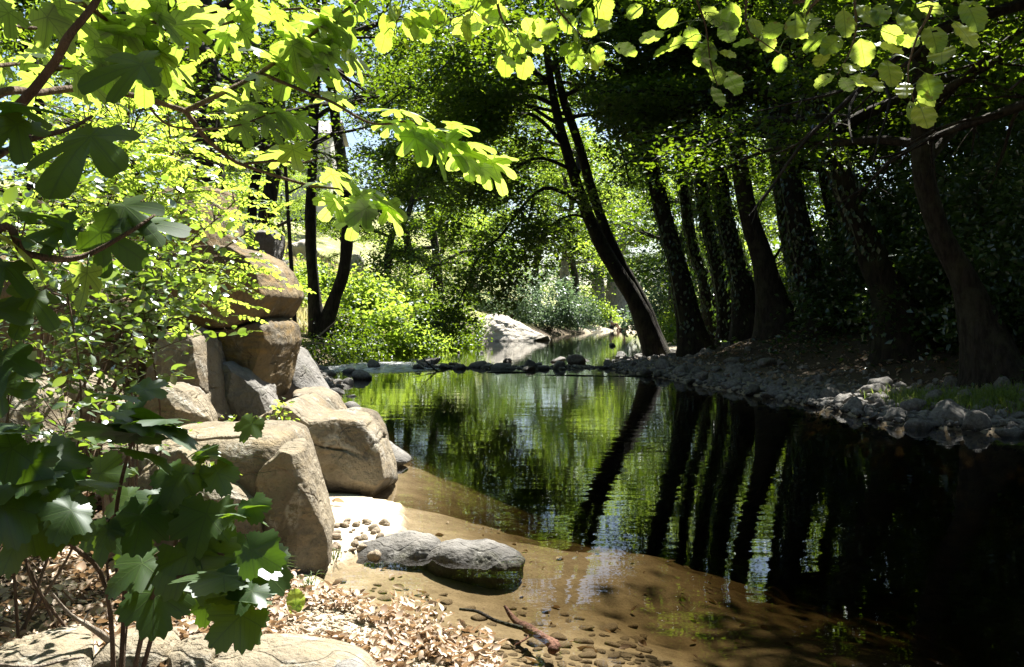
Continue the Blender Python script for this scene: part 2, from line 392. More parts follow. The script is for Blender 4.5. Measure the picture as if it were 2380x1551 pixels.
def frames(a, n):
    y = nrm(a); x = nrm(np.cross(y, n)); z = np.cross(x, y)
    return np.stack([x, y, z], -1)
def place(mb, tmpl, pos, R, size):
    V, Fs, UV = tmpl; N = len(pos); k = len(V)
    size = np.broadcast_to(np.asarray(size, float), (N,))
    W = pos[:, None]+np.einsum('nij,kj->nki', R, V)*size[:, None, None]
    fs = [(f[None]+(np.arange(N)*k)[:, None, None]).reshape(-1, f.shape[1]) for f in Fs]
    mb.add(W.reshape(-1, 3), fs, np.tile(UV, (N, 1))); return mb
def T_simple(w=.30, fold=.10, curl=.12):
    V = np.array([(0,0,0),(w,.5,fold),(0,1,-curl),(-w,.5,fold)], float)
    return V, [np.array([[0,1,2],[0,2,3]])], V[:, :2]
def T_oval(w=.28, n=5, fold=.06, curl=.1, pw=.7, shift=1.0):
    t = np.linspace(0, 1, n+2)[1:-1]; wd = w*np.sin(math.pi*t**shift)**pw
    V = [(0,0,0)]; 
    for a, b in zip(t, wd): V += [(-b, a, fold*b/w-curl*a*a), (0, a, -curl*a*a), (b, a, fold*b/w-curl*a*a)]
    V.append((0, 1, -curl)); V = np.array(V)
    tri = [[0,2,1],[0,3,2]]; q = []
    for i in range(n-1):
        o = 1+3*i; q += [[o,o+1,o+4,o+3],[o+1,o+2,o+5,o+4]]
    e = 1+3*(n-1); L = len(V)-1; tri += [[e,e+1,L],[e+1,e+2,L]]
    return V, [np.array(tri), np.array(q)], V[:, :2]
def T_alder(seed=0, w=.42, curl=.15, holes=False):
    r = np.random.default_rng(seed); n = 17
    t = np.linspace(0, 1, n); wd = w*np.clip(np.sin(math.pi*np.clip(t, 0, 1)**1.12), 0, 1)**.58
    wd[0] = .0; wd[-1] = .04
    V = []
    for i in range(n):
        s1 = 1+(.05 if i % 2 else -.03)+r.normal()*.02; s2 = 1+(.05 if i % 2 else -.03)+r.normal()*.02
        wv = .03*math.sin(i*1.3+seed)
        z = -curl*t[i]**2
        for f, s in ((-1, s1), (-.5, 1), (0, 1), (.5, 1), (1, s2)):
            V.append((f*wd[i]*s, t[i]*.97+abs(f)*(.05 if i % 2 else .0), z+.10*abs(f)*wd[i]+wv*abs(f)*abs(f)))
    V = np.array(V); q = []
    for i in range(n-1):
        for j in range(4):
            if holes and r.random() < .05 and 2 < i < n-3: continue
            o = i*5+j; q.append([o, o+1, o+6, o+5])
    # petiole
    return V, [np.array(q)], V[:, :2]
def T_fig(seed=0, lobes=((0,1.0,19),(50,.86,19),(104,.56,24)), r0=.36, wav=.03, curl=.22, ang=96):
    r = np.random.default_rng(seed); th = np.linspace(-180, 180, ang, endpoint=False)
    rad = np.full(ang, r0)
    rad = np.where(np.abs(th) > 150, r0*(.55+.45*(180-np.abs(th))/30*0+.0), rad)
    for a, L, w in lobes:
        for sgn in ((1,) if a == 0 else (1, -1)):
            Lj = L*(1+r.normal()*.06); wj = w*(1+r.normal()*.08); aj = a*sgn+r.normal()*2.5
            dd = np.abs((th-aj+180) % 360-180)/wj
            prof = Lj*np.clip(1-dd**3.4*.42, 0, 1)*(dd < 1.18)
            prof = np.where(dd > 1.0, Lj*.58*(1-(dd-1)/.18*.45), prof)*(dd < 1.18)
            rad = np.maximum(rad, prof)
    rad = rad*(1+wav*np.sin(th/180*math.pi*26+seed)+r.normal(size=ang)*.008)
    a = np.radians(th); V = [(0, 0, 0)]
    for f in (.3, .6, .82, 1.0):
        rr = rad*f; x = rr*np.sin(a); y = rr*np.cos(a)
        z = -curl*rr**2*(1+.35*np.cos(3*a+seed))+.05*rr*np.sin(2*a+seed*1.7)+.035*np.sin(5*a+seed)*f*rr
        V += list(np.stack([x, y, z], -1))
    V = np.array(V); i = np.arange(ang); j = (i+1) % ang
    tri = np.stack([np.zeros(ang, int), 1+j, 1+i], -1); q = []
    for k in range(3):
        b = 1+k*ang; q.append(np.stack([b+i, b+j, b+ang+j, b+ang+i], -1))
    return V, [tri, np.concatenate(q)], V[:, :2]
FIGS = [T_fig(1, wav=.014), T_fig(2, wav=.014), T_fig(3, curl=.32, wav=.014), T_fig(4, ((0,1.0,23),(52,.82,22),(104,.5,26)), .42, .014)]
def gapcut(lp, seed=0):
    r = np.random.default_rng(seed); x = CX+lp[:,0]*F/np.maximum(lp[:,1], .5); y = HZ-(lp[:,2]-H)*F/np.maximum(lp[:,1], .5)
    a = ((x-785)/95)**2+((y-235)/135)**2 < 1; b = ((x-1568)/38)**2+((y-370)/75)**2 < 1
    return ~((a | b) & (r.random(len(lp)) < .94))
FIG3 = [T_fig(5, ((0,1.0,26),(58,.86,26),(112,.62,30)), .6, .05, .14), T_fig(6, ((0,1.0,30),(62,.9,30),(116,.6,30)), .62, .05, .2),
        T_fig(7, ((0,.95,34),(64,.9,32),(118,.7,30)), .66, .06, .12)]
ALD = [T_alder(1, .36), T_alder(2, .40, .22), T_alder(3, .34, .08, True), T_alder(4, .38, .28, True)]
SIMPLE = T_simple(); OVAL = T_oval(); OVAL6 = T_oval(.30, 4)

def rdir(rng, n, mean=(0,0,1), spread=.6):
    return nrm(np.asarray(mean)+rng.normal(size=(n, 3))*spread)
def leaf_cloud(mb, cent, per, sig, size, rng, tmpl=SIMPLE, up=.9, spread=.55, sunb=.25, sj=.3):
    c = np.repeat(np.asarray(cent, float), per, 0); n = len(c)
    pos = c+rng.normal(size=(n, 3))*np.asarray(sig)
    nn = nrm(np.array([0, 0, up])+SUN*sunb+rng.normal(size=(n, 3))*spread)
    az = rng.uniform(0, 2*math.pi, n); a = np.stack([np.cos(az), np.sin(az), -rng.uniform(0, .9, n)], -1)
    a = a-nn*np.sum(a*nn, -1, keepdims=True)
    place(mb, tmpl, pos, frames(a, nn), size*(1+rng.normal(size=n)*sj).clip(.4, 1.8)); return mb

# ------------------------------------------------------------------ trees
def bpath(p0, d0, L, n, droop, wob, rng):
    p = [np.array(p0, float)]; d = nrm(d0)
    for i in range(n):
        d = nrm(d+np.array([0, 0, -droop])*(L/n)+rng.normal(size=3)*wob)
        p.append(p[-1]+d*L/n)
    return np.array(p)
def limb_build(path, r0, rng, nsub=8, subfrac=.4, ctr=None, sides=6, s0=.2, twig=True, mb=None):
    mb = mb or MB(); n = max(10, len(path)*3); pp = spline(path, n)
    tube(mb, pp, [r0, r0*.7, r0*.42, r0*.15], sides, .08, 3)
    L = np.sum(np.linalg.norm(np.diff(pp, axis=0), axis=1)); leaf = []
    T = nrm(np.gradient(pp, axis=0))
    for k in range(nsub):
        s = s0+(1-s0)*(k+rng.uniform(0, .8))/nsub; i = min(int(s*(n-1)), n-1)
        side = np.cross(T[i], [0, 0, 1]); side = nrm(side)*(1 if k % 2 else -1)
        d = nrm(T[i]*.8+side*rng.uniform(.4, 1.0)+np.array([0, 0, rng.normal()*.25]))
        l = L*subfrac*(1.15-s*.75)*rng.uniform(.7, 1.2)
        sp = bpath(pp[i], d, l, 5, .10, .12, rng)
        if twig: tube(mb, sp, [r0*.38*(1.1-s*.6), r0*.07], 4, cap=False)
        m = max(3, int(l/.32)); u = rng.uniform(.2, 1, m)*5; ii = np.minimum(u.astype(int), 4)
        leaf.append(sp[ii]+(sp[ii+1]-sp[ii])*(u-ii)[:, None])
        for q in range(2):   # second order twigs
            j = rng.integers(1, 5); d2 = nrm((sp[j+1 if j < 5 else j]-sp[j-1])+rng.normal(size=3)*.25*l)
            s2 = bpath(sp[j], d2, l*.45, 4, .12, .15, rng)
            if twig: tube(mb, s2, [r0*.12, r0*.04], 3, cap=False)
            m2 = max(2, int(l*.45/.25)); u = rng.uniform(.1, 1, m2)*4; ii = np.minimum(u.astype(int), 3)
            leaf.append(s2[ii]+(s2[ii+1]-s2[ii])*(u-ii)[:, None])
    return mb, np.concatenate(leaf)

def tree(name, label, stems, limbs=(), rand=None, leafspec=None, bark='bark', leaf='canopy', group=None, parts=True, seed=0,
         sides=14, nsub=8, subfrac=.42, ivy=None, cat='tree', flare=1.5, limb_bark=None, cut=None):
    """stems: list of (points, radii); limbs: explicit (points, r); rand: dict(n,t0,L,el,droop); leafspec: dict(per,sig,size)"""
    rng = np.random.default_rng(seed+100); base = stems[0][0][0]
    base = np.array([base[0], base[1], base[2]])
    root = thing(name, label, cat, base, group)
    for k, (pts, rad) in enumerate(stems):
        pts = np.asarray(pts, float); sp = spline(pts, max(24, len(pts)*6)); mb = MB()
        rr = np.interp(np.linspace(0, 1, len(sp)), np.linspace(0, 1, len(rad)), rad)
        z = np.linalg.norm(sp-sp[0], axis=1); rr = rr*(1+(flare-1)*np.exp(-z/(rr[0]*2.2)))
        sp2 = np.vstack([sp[0]-(sp[1]-sp[0])*.6-np.array([0, 0, .25]), sp]); rr = np.concatenate([[rr[0]*1.1], rr])
        tube(mb, sp2, rr, sides, .16, seed+k)
        part('trunk', mb, M[bark], root)
    allleaf = []; lb = M[limb_bark or bark]; merged = MB()
    def do(path, r, ns):
        m, lf = limb_build(path, r, rng, ns, subfrac, mb=None if parts else merged)
        if parts: part('limb', m, lb, root)
        allleaf.append(lf)
    for path, r in limbs: do(np.asarray(path), r, nsub)
    if rand:
        for k in range(rand['n']):
            pts, rad = stems[k % len(stems)]; sp = spline(pts, 60)
            t = rand['t0']+(1-rand['t0'])*((k+.5)/rand['n'])**.9; i = min(int(t*59), 59)
            az = k*2.399+rng.uniform(-.4, .4)+rand.get('az', 0)
            if 'dir' in rand:
                az = rand['dir']+rng.normal()*rand.get('dspread', .9) if rng.random() < .75 else az
            el = math.radians(rand['el']+rng.normal()*12)
            L = rand['L']*(1-.45*(t-rand['t0'])/(1-rand['t0']+1e-6))*rng.uniform(.75, 1.2)
            d = np.array([math.cos(az)*math.cos(el), math.sin(az)*math.cos(el), math.sin(el)])
            do(bpath(sp[i], d, L, 7, rand.get('droop', .10), .10, rng), np.interp(t, np.linspace(0, 1, len(rad)), rad)*.55, nsub)
    if not parts and merged.n: part('limb', merged, lb, root)
    if allleaf:
        lp = np.concatenate(allleaf)
        if cut is not None: lp = lp[cut(lp)]
        mb = MB(); leaf_cloud(mb, lp, leafspec['per'], leafspec['sig'], leafspec['size'], rng, spread=leafspec.get('spread', .55))
        part('crown', mb, M[leaf], root)
    return root
def dup(root, loc, rotz=0, scale=1.0, label=None, group=None):
    r = root.copy(); COL.objects.link(r); r.location = loc; r.rotation_euler = (0, 0, rotz); r.scale = (scale,)*3
    if label: r['label'] = label
    if group: r['group'] = group
    for ch in list(root.children):
        c = ch.copy(); COL.objects.link(c); c.parent = r
        for g in ch.children:
            q = g.copy(); COL.objects.link(q); q.parent = c
    return r
def onground(pts):
    pts = np.asarray(pts, float).copy(); pts[0, 2] = gz(pts[0, 0], pts[0, 1])-.05; return pts
# ================================================================== TREES
def S(px, d, r):   # stem from pixel plan, first point dropped onto the ground
    p = PP(px, d); return (onground(p), r)
LS = dict(per=16, sig=(.26,.26,.15), size=.10)

# leaning forked alder at the end of the right bank, its limbs arch over the stream
A0 = PP([(1528,792),(1478,705),(1418,605),(1372,515),(1335,410),(1303,300),(1280,190),(1262,60),(1245,-120)], 27)
B0 = PP([(1532,790,.5),(1492,705,.5),(1438,605,.4),(1402,520,.3),(1372,430,.3),(1340,320,.2),(1308,225,.2),(1290,120,.6),(1285,-80,1)], 27)
A0[0,2] = gz(A0[0,0], A0[0,1])-.05; B0[0,2] = A0[0,2]
limbs0 = [
 (PP([(1290,245,0),(1230,222,-.6),(1167,236,-1.4),(1101,285,-2.2),(1030,370,-3),(985,440,-3.4)], 27), .075),
 (PP([(1318,345,0),(1241,268,-.4),(1178,276,-.8),(1115,295,-1.5),(1040,340,-2.2),(940,420,-3)], 27), .07),
 (PP([(1330,395,0),(1259,368,-.5),(1204,388,-1),(1130,440,-2),(1060,520,-3)], 27), .06),
 (PP([(1362,480,0),(1278,437,-.6),(1222,471,-1),(1167,545,-1.6),(1110,600,-2.2),(1070,697,-2.8),(1031,745,-3)], 27), .065),
 (PP([(1282,195,0),(1200,150,-1),(1080,160,-2),(960,200,-3),(860,270,-4)], 27), .09),
 (PP([(1268,90,0),(1150,40,-1),(1000,60,-3),(880,140,-5)], 27), .09),
 (PP([(1345,400,.5),(1330,350,2),(1230,330,4),(1120,400,5.5),(1010,520,6.5)], 27), .07),
 (PP([(1385,520,0),(1330,500,-.7),(1260,540,-1.5),(1200,620,-2),(1180,680,-2.3)], 27), .045),
 (PP([(1308,225,0),(1390,190,-1),(1480,220,-2),(1560,300,-3)], 27), .07),
 (PP([(1300,180,0),(1240,90,-3),(1150,60,-6),(1040,110,-8)], 27), .08),
 (PP([(1282,200,0),(1180,120,1),(1050,130,2),(930,180,3),(850,260,4)], 27), .08),
 (PP([(1300,290,0),(1200,240,1.5),(1090,280,3),(980,360,4.5)], 27), .07),
 (PP([(1270,80,0),(1320,-40,-2),(1420,-60,-4),(1520,20,-6)], 27), .08),
]
tree('leaning_alder', 'dark forked tree leaning left over the stream, its limbs arching across the water', [(A0, [.30,.24,.19,.16,.13,.1,.06]), (B0, [.26,.2,.16,.14,.12,.09,.05])],
     limbs0, dict(n=8, t0=.62, L=5.0, el=18, droop=.14, dir=math.pi*.9, dspread=1.0), dict(per=38, sig=(.28,.28,.16), size=.12), seed=1, nsub=10, subfrac=.38, cut=gapcut)

# row of dark trunks on the right bank
right = [
 ('dark trunk standing close behind the leaning forked tree, ivy down its left edge', [(1618,765),(1580,640),(1552,540),(1515,400),(1488,280),(1465,150),(1445,0),(1425,-180)], 26, [.36,.27,.24,.22,.2,.17,.1]),
 ('slim dark trunk second from the leaning forked tree, leaning left', [(1668,755),(1640,660),(1614,585),(1592,470),(1580,330),(1568,180),(1556,0),(1545,-200)], 28, [.30,.2,.17,.16,.15,.13,.08]),
 ('straight dark trunk third from the leaning forked tree', [(1703,745),(1676,650),(1655,560),(1637,470),(1618,330),(1600,170),(1590,0),(1580,-160)], 27, [.32,.24,.22,.21,.19,.15,.1]),
 ('ivy wrapped thick dark trunk left of the flared trunk with the side shoot', [(1745,742),(1722,650),(1700,570),(1682,490),(1665,350),(1652,190),(1640,0),(1632,-150)], 26, [.36,.27,.25,.24,.22,.18,.12]),
 ('brown trunk with a flared base and a thin bare side shoot', [(1812,738),(1785,655),(1768,590),(1744,520),(1728,440),(1712,320),(1700,180),(1692,0),(1688,-150)], 24, [.44,.30,.25,.23,.22,.2,.17,.1]),
 ('dark ragged trunk leaning left in the middle of the right bank', [(1930,745),(1898,690),(1876,630),(1860,560),(1836,430),(1812,280),(1795,120),(1780,-60)], 22, [.40,.32,.30,.28,.25,.2,.13]),
 ('long dark trunk leaning left, second from the right of the bank', [(2100,790),(2070,690),(2030,600),(1990,500),(1938,370),(1890,220),(1858,100),(1835,-40),(1815,-260)], 17.5, [.42,.30,.26,.24,.23,.21,.18,.12]),
 ('slim dark trunk between the ragged trunk and the long leaning one', [(2005,770),(1985,690),(1962,600),(1935,500),(1910,380),(1895,240),(1885,60),(1880,-120)], 24, [.24,.17,.15,.14,.13,.12,.08]),
 ('slim black trunk close left of the long leaning trunk', [(1862,742),(1846,660),(1826,560),(1806,420),(1786,260),(1770,60),(1762,-120)], 28, [.22,.17,.16,.15,.13,.1,.07]),
 ('bare brown trunk with a curved flared foot, rightmost on the bank', [(2312,845),(2275,740),(2240,650),(2192,560),(2162,470),(2144,368),(2146,184),(2140,37),(2130,-160),(2120,-400)], 14.5, [.38,.26,.19,.165,.155,.15,.14,.12,.09]),
]
for k, (lab, px, d, r) in enumerate(right):
    st = PP(px, d); st[0, 2] = gz(st[0,0], st[0,1])-.05
    extra = []
    if k == 4:
        extra = [(PP([(1776,625),(1800,600,-.1),(1822,560,-.2),(1835,500,-.2)], d), .045)]
    big = k in (6, 9)
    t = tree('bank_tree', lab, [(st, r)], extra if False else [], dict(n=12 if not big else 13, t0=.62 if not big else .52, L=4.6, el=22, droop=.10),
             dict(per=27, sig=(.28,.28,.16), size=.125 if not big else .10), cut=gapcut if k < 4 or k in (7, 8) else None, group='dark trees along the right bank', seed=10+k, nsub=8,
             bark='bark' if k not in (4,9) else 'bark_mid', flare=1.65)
    if k == 4:
        m = MB(); tube(m, spline(extra[0][0], 14), [.05,.035,.02], 6); part('side_shoot', m, M['bark'], t)
    # ivy leaves over the trunk
    if k in (0,1,2,3,5,6):
        rng = np.random.default_rng(300+k); sp = spline(st, 80); n = 1500 if k != 6 else 1100
        lo, hi = (2, 60) if k != 6 else (20, 70)
        u = rng.uniform(lo, hi, n); i = u.astype(int); c = sp[i]+(sp[i+1]-sp[i])*(u-i)[:, None]
        rad = np.interp(u/80, np.linspace(0, 1, len(r)), r); az = rng.uniform(0, 2*math.pi, n)
        o = np.stack([np.cos(az), np.sin(az), 0*az], -1); pos = c+o*(rad*rng.uniform(.95, 1.55, n))[:, None]
        mb = MB(); a = nrm(o*.3+np.array([0,0,-1])+rng.normal(size=(n,3))*.4); nn = nrm(o+rng.normal(size=(n,3))*.4)
        place(mb, SIMPLE, pos, frames(a, nn), rng.uniform(.08, .15, n))
        tube(mb, spline(np.array([sp[q]+np.array([-.3,-.15,0])*np.interp(q/80, np.linspace(0,1,len(r)), r)*3 for q in range(lo, hi, 6)]), 40), [.03,.02,.01], 4)
        iv = link('ivy', mb.mesh('ivy', M['ivy'], st[0]), None, st[0])
        tag(iv, 'dark ivy on the '+(lab.split(',')[0] if k != 3 else 'trunk left of the flared trunk'), 'ivy')

# trees on the left bank
left = [
 ('stout_tree', 'thick straight grey trunk rising behind the fig leaves, leftmost of the tall trunks', [(500,640),(494,520),(487,400),(479,250),(472,120),(466,0),(455,-250),(450,-420)], 17, [.30,.26,.25,.24,.23,.2,.12], 'bark_mid', dict(n=13, t0=.42, L=4.6, el=15, droop=.16)),
 ('stout_tree', 'brown trunk rising just behind the tall ochre rock', [(606,600),(615,540),(628,455),(640,380),(648,300),(654,150),(660,0),(665,-200)], 24, [.24,.21,.19,.18,.16,.12,.07], 'bark_mid', dict(n=11, t0=.4, L=4.2, el=18, droop=.14)),
 ('slender_tree', 'thin dark trunk leaning right beside the brown trunk behind the ochre rock', [(580,560),(588,470),(600,390),(613,320),(628,220),(640,90),(650,-80)], 28, [.15,.14,.13,.12,.1,.07,.05], 'bark', dict(n=9, t0=.45, L=3.8, el=20, droop=.12)),
 ('slender_tree', 'straight dark trunk sharing a root with the curved trunk on the left bank', [(738,772),(731,680),(724,590),(722,500),(726,400),(730,280),(734,150),(736,0),(738,-180)], 30, [.27,.2,.185,.175,.17,.16,.13,.08], 'bark', dict(n=11, t0=.62, L=4.0, el=20, droop=.12)),
 ('slender_tree', 'curved dark trunk bowing right from the shared root on the left bank', [(744,772),(772,712),(798,635),(806,560),(803,460),(792,360),(778,260),(766,160),(757,60),(748,-120)], 30, [.26,.2,.19,.18,.17,.15,.12,.07], 'bark', dict(n=10, t0=.66, L=4.0, el=22, droop=.12)),
 ('sapling', 'thin sapling trunk between the tall ochre rock and the straight trunk', [(690,800),(683,720),(677,620),(670,500),(664,400),(660,330),(655,240)], 20, [.055,.05,.045,.04,.03,.02], 'bark_mid', dict(n=8, t0=.55, L=1.3, el=30, droop=.2)),
]
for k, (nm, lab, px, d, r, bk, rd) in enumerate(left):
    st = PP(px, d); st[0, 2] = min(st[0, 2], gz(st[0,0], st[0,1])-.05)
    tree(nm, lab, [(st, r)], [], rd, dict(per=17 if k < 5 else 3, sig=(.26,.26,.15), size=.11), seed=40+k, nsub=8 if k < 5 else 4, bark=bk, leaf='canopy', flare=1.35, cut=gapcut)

# ------------------------------------------------------------------ distant trees (two prototypes, copied)
def proto(seed, h, L, leaf, name, label, loc, n=15, t0=.18, per=15, size=.17, el=25, bark='bark_mid', subfrac=.42, cut=None):
    rng = np.random.default_rng(seed)
    st = np.array([[loc[0]+rng.normal()*.15*z, loc[1]+rng.normal()*.15*z, loc[2]+z*h/5] for z in range(6)]); st[0] = loc
    return tree(name, label, [(st, [.02*h,.016*h,.012*h,.008*h,.004*h])], [], dict(n=n, t0=t0, L=L, el=el, droop=.12), dict(per=per, sig=(.36,.36,.22), size=size), parts=False, leaf=leaf, seed=seed, bark=bark, sides=10, nsub=9, subfrac=subfrac, cut=cut)
def gp(x, d, dz=0):
    X = (x-CX)/F*d; return np.array([X, d, gz(X, d)-.1+dz])
PA = proto(201, 10, 4.2, 'canopy_light', 'far_tree', 'pale green sunlit tree rising behind the white rock', gp(1120, 68))
PB = proto(202, 12, 4.6, 'canopy', 'far_tree', 'dark green round tree behind the bushes of the left bank', gp(960, 48), t0=.12)
FARG = 'sunlit trees beyond the stream'
PA['group'] = FARG; PB['group'] = FARG
far = [
 (PA, 1010, 62, 1.15, 'tall pale green tree behind the arching limbs, left of the white rock'),
 (PA, 1330, 70, 1.5, 'tall pale green tree seen through the arching limbs above the far water'),
 (PA, 1440, 86, 1.4, 'pale tree over the grey trunks by the far bank'),
 (PB, 1250, 84, 1.8, 'dark green tree far back above the bend of the stream'),
 (PA, 1560, 58, 1.25, 'bright tree filling the gap right of the leaning forked tree'),
 (PA, 1700, 52, 1.0, 'yellow green tree glowing between the close dark trunks'),
 (PA, 1830, 50, 1.05, 'yellow green tree glowing right of the flared trunk'),
 (PB, 1960, 42, 1.2, 'dark tree behind the ragged leaning trunk'),
 (PB, 2120, 34, 1.15, 'dark tree behind the long leaning trunk'),
 (PB, 2330, 27, 1.1, 'dark tree at the right edge behind the bare brown trunk'),
 (PB, 2560, 24, 1.2, 'dark tree at the far right above the bank'),
 (PB, 620, 52, 1.0, 'dark tree on the slope behind the brown trunk'),
 (PB, 330, 30, 1.1, 'dark tree on the slope behind the left fig leaves'),
 (PB, 60, 22, 1.0, 'dark tree at the left edge behind the fig leaves'),
 (PB, 905, 50, .95, 'dark tree on the slope behind the pale bushes of the left bank'),
 (PB, 1020, 53, 1.15, 'dark tree behind the drooping limb, left of the white rock'),
 (PA, 655, 58, .55, 'small pale tree on the slope below the house, left one'),
 (PA, 800, 60, .55, 'small pale tree on the slope below the house, right one'),
 (PB, 720, 70, .5, 'small dark tree on the slope just below the house'),
 (PA, 480, 34, .8, 'pale green tree on the slope behind the thick grey trunk'),
 (PA, 180, 40, .9, 'pale green tree high on the left slope'),
 (PB, 1570, 43, 1.3, 'dark tree over the stems of the leaning forked tree'),
 (PB, 2200, 30, 1.4, 'tall dark crown behind the bare brown trunk'),
 (PB, 2450, 34, 1.5, 'tall dark crown at the right edge'),
 (PB, 1640, 90, 2.0, 'tall dark tree far behind the row of trunks'),
 (PB, 1100, 100, 2.0, 'tall tree at the back of the valley'),
]
for k, (p, x, d, s, lab) in enumerate(far):
    dup(p, gp(x, d), k*1.7, s, lab, FARG)
# broad trees beside and behind the viewpoint whose crowns shade the right half of the pool
PR = proto(203, 12, 5.2, 'canopy', 'shade_tree', 'broad dark tree on the near right bank over the pool', np.array([7.5, 10.2, .5]), n=26, t0=.25, per=26, size=.15, el=14, cut=lambda lp: (HZ-(lp[:,2]-H)*F/np.maximum(lp[:,1], .5) < 20) | (CX+lp[:,0]*F/np.maximum(lp[:,1], .5) > 2420))
for k, (x, y, s) in enumerate([(8.6, 5.8, 0.95), (15, 12.5, 1.15), (8.6, -2.0, 1.0), (14, 7, 1.2), (13.0, 21, 1.1), (2.5, -6, 1.0), (-4.5, -5, 1.0), (-8.5, 1.5, 1.0), (-10, 8, 1.0)]):
    dup(PR, (x, y, gz(x, y)-.1), 1.1+k*2.1, s, 'broad dark tree outside the view beside the pool', 'trees round the viewpoint')

# ------------------------------------------------------------------ shrubs
def bush(name, label, base, rad, h, nclump=60, per=40, size=.10, leaf='canopy_light', sig=.16, tmpl=SIMPLE, seed=0, nst=9, group=None, shell=.5, cat='shrub', bark='twig', low=.12, up=.7, spread=.65):
    rng = np.random.default_rng(500+seed); base = np.asarray(base, float)
    root = thing(name, label, cat, base, group)
    v = nrm(rng.normal(size=(nclump, 3))); rr = shell+(1-shell)*rng.random(nclump)**.6
    rr *= 1+.25*vnoise(v*2.1+seed, seed)
    c = v*rr[:, None]; c[:, 2] = np.abs(c[:, 2])*.98*(1)+0
    c[:, 2] = np.where(rng.random(nclump) < .35, c[:, 2]*.35, c[:, 2])
    cent = base+np.array([0, 0, low*h])+c*np.array([rad[0], rad[1], h*(1-low)])
    sm = MB()
    for k in rng.choice(nclump, min(nst, nclump), replace=False):
        mid = base+(cent[k]-base)*.5+np.array([0, 0, .18*h]); tube(sm, spline([base+rng.normal(size=3)*.05, mid, cent[k]], 8), [.012+.008*h, .006+.003*h, .003], 5)
    part('stem', sm, M[bark], root)
    mb = MB(); leaf_cloud(mb, cent, per, (sig, sig, sig*.75), size, rng, tmpl, up=up, spread=spread)
    part('foliage', mb, M[leaf], root); return root
bushes = [
 ('sunlit yellow green bush on the left bank beside the curved trunk', 900, 33, (1.5,1.3), 2.3, 'canopy_light', 110),
 ('low bright bush at the water edge of the left bank', 960, 33.5, (1.3,1.0), 1.6, 'canopy_light', 90),
 ('dark bush hanging over the water left of the white rock', 1045, 38, (1.2,1.2), 2.6, 'canopy', 90),
 ('pale bush behind the sunlit yellow green bush', 850, 38, (1.5,1.3), 2.0, 'canopy_light', 110),
 ('tall pale bush on the slope left of the arching limbs', 950, 43, (1.5,1.3), 2.6, 'canopy_light', 110),
 ('grey green bush behind the white rock', 1190, 52, (2.0,1.6), 3.2, 'bluegreen', 120),
 ('broad grey green bush right of the white rock', 1275, 54, (2.2,1.6), 3.6, 'bluegreen', 130),
 ('dark bush spreading over the far water edge', 1320, 58, (2.4,1.4), 2.4, 'bluegreen', 110),
 ('small bright bush at the left end of the white rock', 1112, 45.0, (.7,.6), 1.7, 'canopy_light', 50),
 ('yellow bush on the far bank before the grey trunks', 1388, 67, (1.6,1.2), 1.7, 'canopy_light', 70),
 ('bright bush between the leaning tree and its neighbour', 1600, 37, (1.3,1.2), 2.2, 'canopy_light', 80),
 ('bright bush behind the flared trunk', 1772, 38, (1.6,1.3), 2.8, 'canopy_light', 90),
 ('bright bush right of the flared trunk', 1850, 37, (1.5,1.2), 2.3, 'canopy_light', 80),
 ('bright bush showing between the third and fourth trunks', 1715, 40, (1.3,1.2), 3.6, 'canopy_light', 90),
 ('tall yellow green bush behind the flared trunk', 1800, 42, (2.2,1.6), 4.6, 'canopy_light', 140),
 ('grey green bush seen just right of the leaning forked tree', 1535, 46, (1.7,1.4), 4.2, 'bluegreen', 120),
 ('tall pale bush behind the gap right of the leaning forked tree', 1580, 52, (2.0,1.5), 5.0, 'canopy_light', 130),
 ('bushy dark shrub under the curved trunk on the left bank', 800, 30.8, (1.0,.8), 1.3, 'canopy', 70),
 ('added dark low shrub on the left bank below the twin trunks', 728, 25.5, (1.0,.8), .9, 'canopy', 60),  # this shrub and the next added to darken the sunlit bank
 ('added dark low shrub overhanging the rapid on the left bank', 812, 29, (1.1,.8), .9, 'canopy', 70),
 ('dark bush hanging close over the water before the bright bushes', 1010, 36.5, (1.2,.9), 2.0, 'canopy', 90),
 ('bush on the slope between the straight and curved trunks', 745, 40, (1.2,1.0), 1.6, 'canopy_light', 60),
 ('bush behind the thin sapling on the slope', 655, 36, (1.4,1.1), 1.8, 'canopy_light', 60),
]
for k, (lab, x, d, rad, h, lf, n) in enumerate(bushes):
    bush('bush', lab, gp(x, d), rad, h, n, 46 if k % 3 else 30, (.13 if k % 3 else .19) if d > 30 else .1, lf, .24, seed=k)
wall = [
 ('dark leafy shrub between the two rightmost trunks', 2190, 17.5, (1.2,1.1), 2.6), ('tall dark shrub climbing the slope at the right edge', 2350, 17, (1.5,1.4), 4.6),
 ('dark shrub behind the long leaning trunk', 2010, 21, (1.5,1.3), 3.0), ('dark shrub behind the ragged leaning trunk', 1945, 25, (1.4,1.2), 2.4),
 ('big dark shrub high on the slope right of the bare brown trunk', 2270, 20.5, (2.0,1.6), 6.2), ('dark shrub at the right edge above the grass', 2430, 15, (1.3,1.2), 3.0),
 ('dark shrub filling the gap left of the bare brown trunk', 2095, 24, (1.9,1.5), 5.0), ('dark shrub on the crest of the right bank', 2180, 29, (2.5,2), 6.5),
 ('tall dark shrub at the far right corner', 2520, 19, (2.2,1.8), 6.5),
]
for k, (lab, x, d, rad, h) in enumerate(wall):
    bush('shrub', lab, gp(x, d), rad, h, int(70+30*h), 52, .115, 'ivy', .26, seed=60+k, shell=.4)
